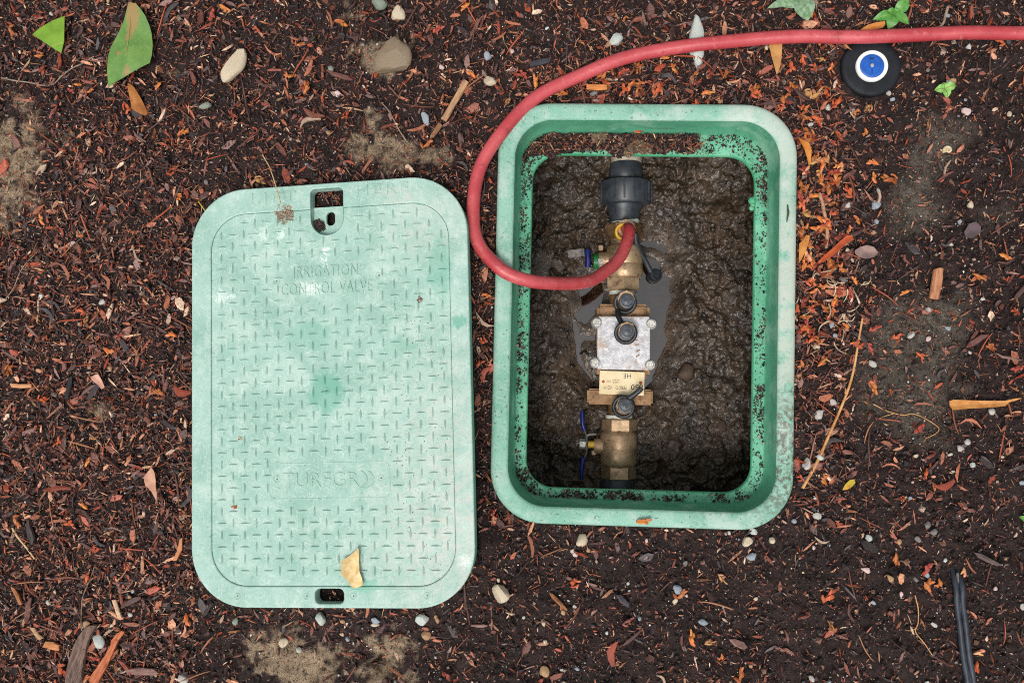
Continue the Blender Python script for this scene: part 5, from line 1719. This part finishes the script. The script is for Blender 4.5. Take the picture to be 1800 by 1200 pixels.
for r in ((689, 103, 74, 62, .3, 'silt', 'rounded clod of pale silt half buried above the lid'), (411, 114, 36, 70, -.45, 'cream', 'large cream stone half buried right of the torn green leaf'), (665, 3, 32, 26, 0, 'green', 'rounded grey green stone cut by the top edge'), (697, 20, 26, 28, .3, 'cream', 'angular cream stone beside the green stone at the top'),
          (746, 207, 15, 26, .5, 'blue', 'smooth pale oblong pebble left of the tan split stick'), (856, 95, 15, 17, 0, 'blue', 'blue grey pebble above the tan split stick'), (862, 141, 26, 17, -.2, 'cream', 'flat tan pebble beside the hose, right of the split stick'),
          (578, 118, 12, 11, 0, 'green', 'pale green pebble left of the silty mound'), (536, 153, 9, 8, 0, 'white', 'tiny white pebble left of the silty mound'), (775, 115, 10, 10, 0, 'pink', 'pinkish white pebble right of the silty mound'),
          (1225, 68, 30, 96, .12, 'speck', 'long speckled pale stone passing under the red hose'), (1083, 70, 24, 24, .5, 'speck', 'crumbly whitish stone above the hose bend'), (880, 1040, 33, 39, .1, 'cream', 'large pale stone on soil between lid and box bottoms'),
          (957, 1183, 18, 20, .4, 'tan', 'tan pebble near the bottom edge below the pale stone'), (1022, 947, 25, 21, .6, 'cream', 'cream pebble just below the box rim'), (1192, 1036, 15, 20, .4, 'blue', 'blue grey drop-shaped pebble below the box'),
          (1235, 1093, 22, 11, -.1, 'blue', 'flat blue pebble farthest below the box'), (1311, 950, 20, 17, 0, 'cream', 'cream pebble below the right end of the box'), (1320, 976, 18, 14, 0, 'blue', 'blue pebble under the cream one, lower right of the box'),
          (1205, 990, 8, 12, -.4, 'grey', 'small dark oval pebble below the box'), (570, 1081, 21, 23, 0, 'speck', 'speckled pebble under the lid slot'), (665, 1083, 17, 13, 0, 'blue', 'grey oval pebble below the lid, middle of three'),
          (662, 1093, 14, 7, .1, 'cream', 'small cream pebble touching the grey oval one'), (746, 1080, 25, 21, .5, 'speck', 'larger speckled pebble below the lid, on its right'), (772, 1083, 9, 12, 0, 'tan', 'brown pebble beside the larger speckled pebble'),
          (750, 1115, 15, 16, .3, 'tan', 'round tan pebble below the larger speckled one'), (608, 1085, 9, 8, 0, 'tan', 'tiny tan pebble below the lid'), (611, 1123, 9, 9, 0, 'blue', 'tiny blue pebble on the silt below the lid'),
          (524, 1142, 11, 10, 0, 'white', 'small white pebble on the silty patch'), (499, 1128, 20, 18, .8, 'cream', 'cream pebble at the edge of the silty patch'), (1533, 640, 14, 16, .6, 'white', 'whitish pebble right of the golden twig top'),
          (1438, 728, 15, 17, 0, 'white', 'white oval pebble left of the golden twig'), (1467, 707, 12, 12, 0, 'white', 'white pebble touching the golden twig'), (1419, 815, 13, 22, -.3, 'white', 'white oblong pebble near the lower end of the golden twig'),
          (1690, 788, 16, 13, .2, 'white', 'white pebble below the ochre leaf strip'), (1703, 777, 11, 10, 0, 'white', 'small white pebble above its larger twin, below the leaf strip'), (1744, 723, 11, 11, 0, 'white', 'white pebble just under the ochre leaf strip'),
          (84, 1059, 10, 10, 0, 'white', 'bright white round pebble at lower left'), (172, 1126, 22, 26, .2, 'speck', 'whitish flaky stone beside the grey bark slab'), (151, 1097, 14, 19, -.4, 'tan', 'tan pebble at the top of the grey slab'), (418, 1088, 12, 15, 0, 'green', 'grey pebble left below the lid corner'),
          (319, 1195, 20, 18, 0, 'white', 'pale stone at the bottom edge left of the lid'), (179, 531, 13, 11, .2, 'white', 'bright white pebble on mulch left of the lid'), (359, 185, 21, 13, .2, 'green', 'grey green pebble beside a yellow bud'), (1530, 445, 12, 14, 0, 'grey', 'grey pebble right of the pale grass'),
          (1604, 588, 12, 15, -.9, 'white', 'kidney-shaped white pebble on grey soil'), (1634, 543, 10, 9, 0, 'white', 'white pebble below the squared wood chip'), (1494, 359, 9, 12, .1, 'white', 'upright white pebble right of the box'), (1548, 334, 7, 11, .2, 'white', 'thin white pebble beside an orange husk'),
          (1544, 388, 10, 10, 0, 'blue', 'pale blue pebble right of the box'), (1672, 429, 11, 7, 0, 'white', 'flat white pebble beside the mauve flake'), (1711, 357, 10, 14, 0, 'cream', 'cream pebble above the mauve flake'), (1560, 22 + 58, 8, 8, 0, 'white', 'white bead of grit touching the sprinkler rim'),
          (1566, 160, 9, 10, .4, 'white', 'white pebble at the lower right of the sprinkler'), (1573, 171, 9, 8, 0, 'blue', 'blue grey pebble below the sprinkler'), (1459, 186, 10, 10, 0, 'white', 'white pebble left below the sprinkler'), (1503, 191, 8, 9, 0, 'blue', 'small grey pebble below the sprinkler'),
          (1426, 217, 11, 8, .5, 'white', 'white pebble at the upper right box corner'), (1706, 79, 9, 10, 0, 'white', 'white pebble just below the hose at the right'), (1632, 922, 12, 13, 0, 'grey', 'round grey pebble above the cable'), (1642, 934, 13, 12, 0, 'grey', 'grey pebble touching the round one above the cable'),
          (1528, 945, 13, 12, 0, 'speck', 'pale angular pebble on soil right below the box'), (1642, 1098, 9, 13, .6, 'white', 'white pebble left of the black cable'), (1427, 1192, 10, 12, .3, 'white', 'white oval pebble at the bottom edge'), (1523, 1001, 16, 10, -.4, 'pink', 'pink flat pebble on soil left of the cable'),
          (1395, 915, 9, 9, 0, 'blue', 'pale pebble against the lower right box corner'), (1435, 905, 15, 14, 0, 'white', 'white stone fragment right of the lower box corner'), (1355, 948, 12, 11, 0, 'cream', 'cream pebble below the right box corner'),
          (1205, 652, 36, 36, .3, 'brown', 'dark rounded stone stuck in the mud'), (1268, 748, 22, 25, -.5, 'brown', 'brown stone in the mud near the lower right')):
    if r[6].endswith('mud') or 'in the mud' in r[6]:
        pebble(*r[:6], r[6], None, .3, -.139)
    elif r[5] == 'silt': pebble(*r, None, .36, None, 'pebble', 34)
    else: pebble(*r)
q = scatter(210, lambda px, py: .25 + .5 * (px > 900) + .3 * (py > 900), -.55, .55, -.38, .42)
for x, y, px, py in q:
    zz = zone(px, py); s_ = float(np.exp(rng.normal(math.log(6.5), .3)))
    ck_ = ['white', 'blue', 'cream', 'tan', 'grey', 'pink', 'speck'][rng.randint(7)]
    pebble(px, py, s_ * rng.uniform(.8, 1.5), s_, rng.rand() * 6, ck_, 'tiny ' + {'white': 'whitish', 'blue': 'blue grey', 'speck': 'speckled'}.get(ck_, ck_) + ' pebble loose on the soil ' + zz, 'tiny pebbles ' + zz)

# ------------------------------------------------------------------ dirt on the ledge, on the lid and in the mud
def ledge_pts(n):
    x = rng.uniform(-BOX_W / 2 + .02, BOX_W / 2 - .02, n); y = rng.uniform(-BOX_L / 2 + .02, BOX_L / 2 - .02, n)
    do = sd_rr(x, y, BOX_W / 2 - .0222, BOX_L / 2 - .0222, .034)
    cy = (-.0425 + .0310) / 2; di = sd_rr(x, y - cy, BOX_W / 2 - .0330, BOX_L / 2 - (.0425 + .0310) / 2, .029)
    ok = (do < 0) & (di > .0002)
    return x[ok], y[ok], do[ok], di[ok]


x, y, do, di = ledge_pts(260000)
wall = np.clip(1 + do / .007, 0, 1)
top = np.clip((y - .150) / .02, 0, 1) * np.clip((.075 - x) / .03, 0, 1)
nn = fbm(x, y, .022, 200, 4); n2 = fbm(x, y, .006, 205, 3)
dens = wall ** 1.3 * .9 * np.clip((nn - .22) * 4, 0, 1) + np.clip((nn - .48) * 5, 0, 1) * .5 + .10
bot = np.clip((-y - .15) / .02, 0, 1)
dens = dens + top * np.clip(1.3 - np.clip(1 - di / .006, 0, 1) * 1.2, 0, 1) * np.clip((nn - .25) * 5, 0, 1) + bot * np.clip((nn - .45) * 5, 0, 1) * .6 + np.clip((x - .11) / .02, 0, 1) * np.clip((nn - .38) * 4, 0, 1) * .6
dens = dens * np.clip((n2 - .25) * 3, 0, 1)
k = rng.rand(len(x)) < dens * .5
x, y, top, wall = x[k], y[k], top[k], wall[k]; n = len(x)
sz = np.exp(rng.normal(math.log(.0011), .5, n)).clip(.0005, .004) * (1 + .6 * top)
pos = np.stack([x, y, zl + rng.uniform(-.0002, .0010, n) + rng.uniform(0, 1, n) * .0045 * np.maximum(top, wall * .3)], 1)
xb = rng.uniform(-.118, .055, 9000); edge = fbm(xb, xb * 0, .018, 240, 3)
yo = BOX_L / 2 - .0225 - .020 * np.clip((-.095 - xb) / .025, 0, 1) ** 2
yi = BOX_L / 2 - .0415 + .022 * (edge - .5) + .012 * np.clip((xb - .02) / .03, 0, 1) - .008 * np.clip((-.09 - xb) / .03, 0, 1)
tb_ = rng.rand(9000) ** .8; yb_ = yo + (yi - yo) * tb_
pb2 = np.stack([xb, yb_, zl + rng.rand(9000) * .0055 * (1 - .75 * tb_)], 1)
pos = np.concatenate([pos, pb2]); sz = np.concatenate([sz, np.exp(rng.normal(math.log(.0020), .4, 9000)).clip(.0008, .005)]); x = pos[:, 0].copy(); y = pos[:, 1].copy(); n = len(pos)
top = np.concatenate([top, np.ones(9000)])
pos[:, :2] = pos[:, :2] @ BR[:2, :2].T + BC
v, f = pieces(OCT_V, OCT_F, pos, sz[:, None] * rng.uniform(.6, 1.2, (n, 3)), rots(rng.rand(n) * 6, rng.rand(n) * 6, rng.rand(n) * 6), .1)
cc = pal(CRUMC, n); sl = (vn(x, y, .02, 222) > .6) & (top > .3); cc[sl] = lin((120, 100, 80)) * rng.uniform(.6, 1.2, (sl.sum(), 1))
o = obj('ledge_dirt', mesh_np('ledge_dirt', v, f, np.repeat(cc, 6, 0)), MCRUMB)
tag(o, 'dark soil crumbs caught on the inner ledge of the valve box', 'dirt', None, 'stuff')


n = 420
x = rng.uniform(-.118, .060, n); y = BOX_L / 2 - .0230 - rng.rand(n) ** 1.2 * .019
p = np.stack([x, y, zl + .0035 + rng.rand(n) * .0025], 1); p[:, :2] = p[:, :2] @ BR[:2, :2].T + BC
ln = np.exp(rng.normal(math.log(.004), .5, n)).clip(.0015, .012); wd = (ln * .2).clip(.0004, .0014)
v, f = pieces(NED_V, NED_F, p, np.stack([ln, wd, wd * .7], 1), rots(rng.rand(n) * 6.28, rng.normal(0, .25, n), rng.rand(n) * 6.28), .08, rng.normal(0, 1.6, n))
o = obj('ledge_fibres', mesh_np('ledge_fibres', v, f, np.repeat(pal(NEEDC, n), 8, 0)), MLIT)
tag(o, 'bark fibres mixed into the soil on the top ledge of the box', 'dirt', None, 'stuff')


def clod(name, label, cx, cy, r, n, colr, lid_=True, zoff=0.0, s0=.0016, hgt=.002, cat='soil clod'):
    a_ = rng.rand(n) * 6.28; rr_ = r * np.sqrt(rng.rand(n)) * (.7 + .5 * vn(np.cos(a_), np.sin(a_), .5, 230))
    lx, ly = L(cx, cy)
    p = np.stack([lx + rr_ * np.cos(a_), ly + rr_ * np.sin(a_), zoff + rng.rand(n) * hgt * (1 - rr_ / r / 1.3)], 1)
    p = p @ LR.T + LC
    c_ = p.mean(0)
    v, f = pieces(OCT_V, OCT_F, p - c_, np.exp(rng.normal(math.log(s0), .35, n))[:, None] * rng.uniform(.6, 1.2, (n, 3)), rots(rng.rand(n) * 6, rng.rand(n) * 6, rng.rand(n) * 6), .1)
    o = obj(name, mesh_np(name, v, f, np.repeat(np.array(colr) * rng.uniform(.7, 1.25, (n, 1)), 6, 0)), MCRUMB); o.location = c_
    return tag(o, label, cat)


clod('soil_clod', 'splash of dried beige soil on the lid under the straw stalk', 500, 374, .0105, 420, lin((158, 132, 112)), True, -.0006, .0013, .0012)
clod('soil_clod', 'dark soil lump in the finger pull of the lid', 557, 393, .0055, 160, lin((60, 46, 42)), True, -.0080, .0022, .004)
clod('soil_clod', 'small brown soil crumb on the right of the lid', 737, 526, .003, 26, lin((130, 104, 92)), True, ZP, .0018, .0018)
clod('soil_clod', 'orange crumb on the lower left of the lid', 411, 891, .0022, 8, lin((176, 110, 60)), True, ZP, .0018, .001)
clod('soil_clod', 'orange crumb on the left of the lid, near the treads', 421, 770, .0022, 8, lin((176, 110, 60)), True, ZP, .0018, .001)
n = 420
px = rng.normal(740, 45, n); py = rng.uniform(560, 1020, n); lx = L(px, py)
k = (sd_rr(lx[:, 0] - (pxl + pxr) / 2, lx[:, 1] - (pyt + pyb) / 2, (pxr - pxl) / 2, (pyt - pyb) / 2, .037) < -.001); lx = lx[k]; n = len(lx)
p = np.concatenate([lx, np.full((n, 1), ZP + .0001)], 1) @ LR.T + LC
v, f = pieces(OCT_V, OCT_F, p, np.exp(rng.normal(math.log(.0007), .35, n))[:, None] * rng.uniform(.6, 1.2, (n, 3)), rots(rng.rand(n) * 6, rng.rand(n) * 6, rng.rand(n) * 6), .1)
o = obj('lid_dirt', mesh_np('lid_dirt', v, f, np.repeat(pal(CRUMC, n), 6, 0)), MCRUMB)
tag(o, 'specks of dark dirt scattered on the mint lid', 'dirt', None, 'stuff')

# lumps and grit on the mud
n = 6500
x = rng.uniform(BC[0] - .13, BC[0] + .13, n); y = rng.uniform(BC[1] - .2, BC[1] + .2, n)
px, py = PX(np.stack([x, y, np.full(n, ZW)], -1)); z = mud_h(x, y, px, py); k = z > ZW + .001; x, y, z = x[k], y[k], z[k]; n = len(x)
v, f = pieces(OCT_V, OCT_F, np.stack([x, y, z], 1), np.exp(rng.normal(math.log(.0020), .55, n)).clip(.0008, .010)[:, None] * rng.uniform(.6, 1.2, (n, 3)), rots(rng.rand(n) * 6, rng.rand(n) * 6, rng.rand(n) * 6), .1)
MC = [((46, 33, 22), 4), ((64, 48, 32), 3), ((34, 26, 19), 3), ((92, 73, 51), 1.2), ((58, 52, 45), .8)]
mw = bpy.data.materials['wet_mud']
o = obj('mud_lumps', mesh_np('mud_lumps', v, f, np.repeat(pal(MC, n), 6, 0), True), mw)
tag(o, 'small wet lumps and grit on the mud inside the box', 'mud', None, 'stuff')
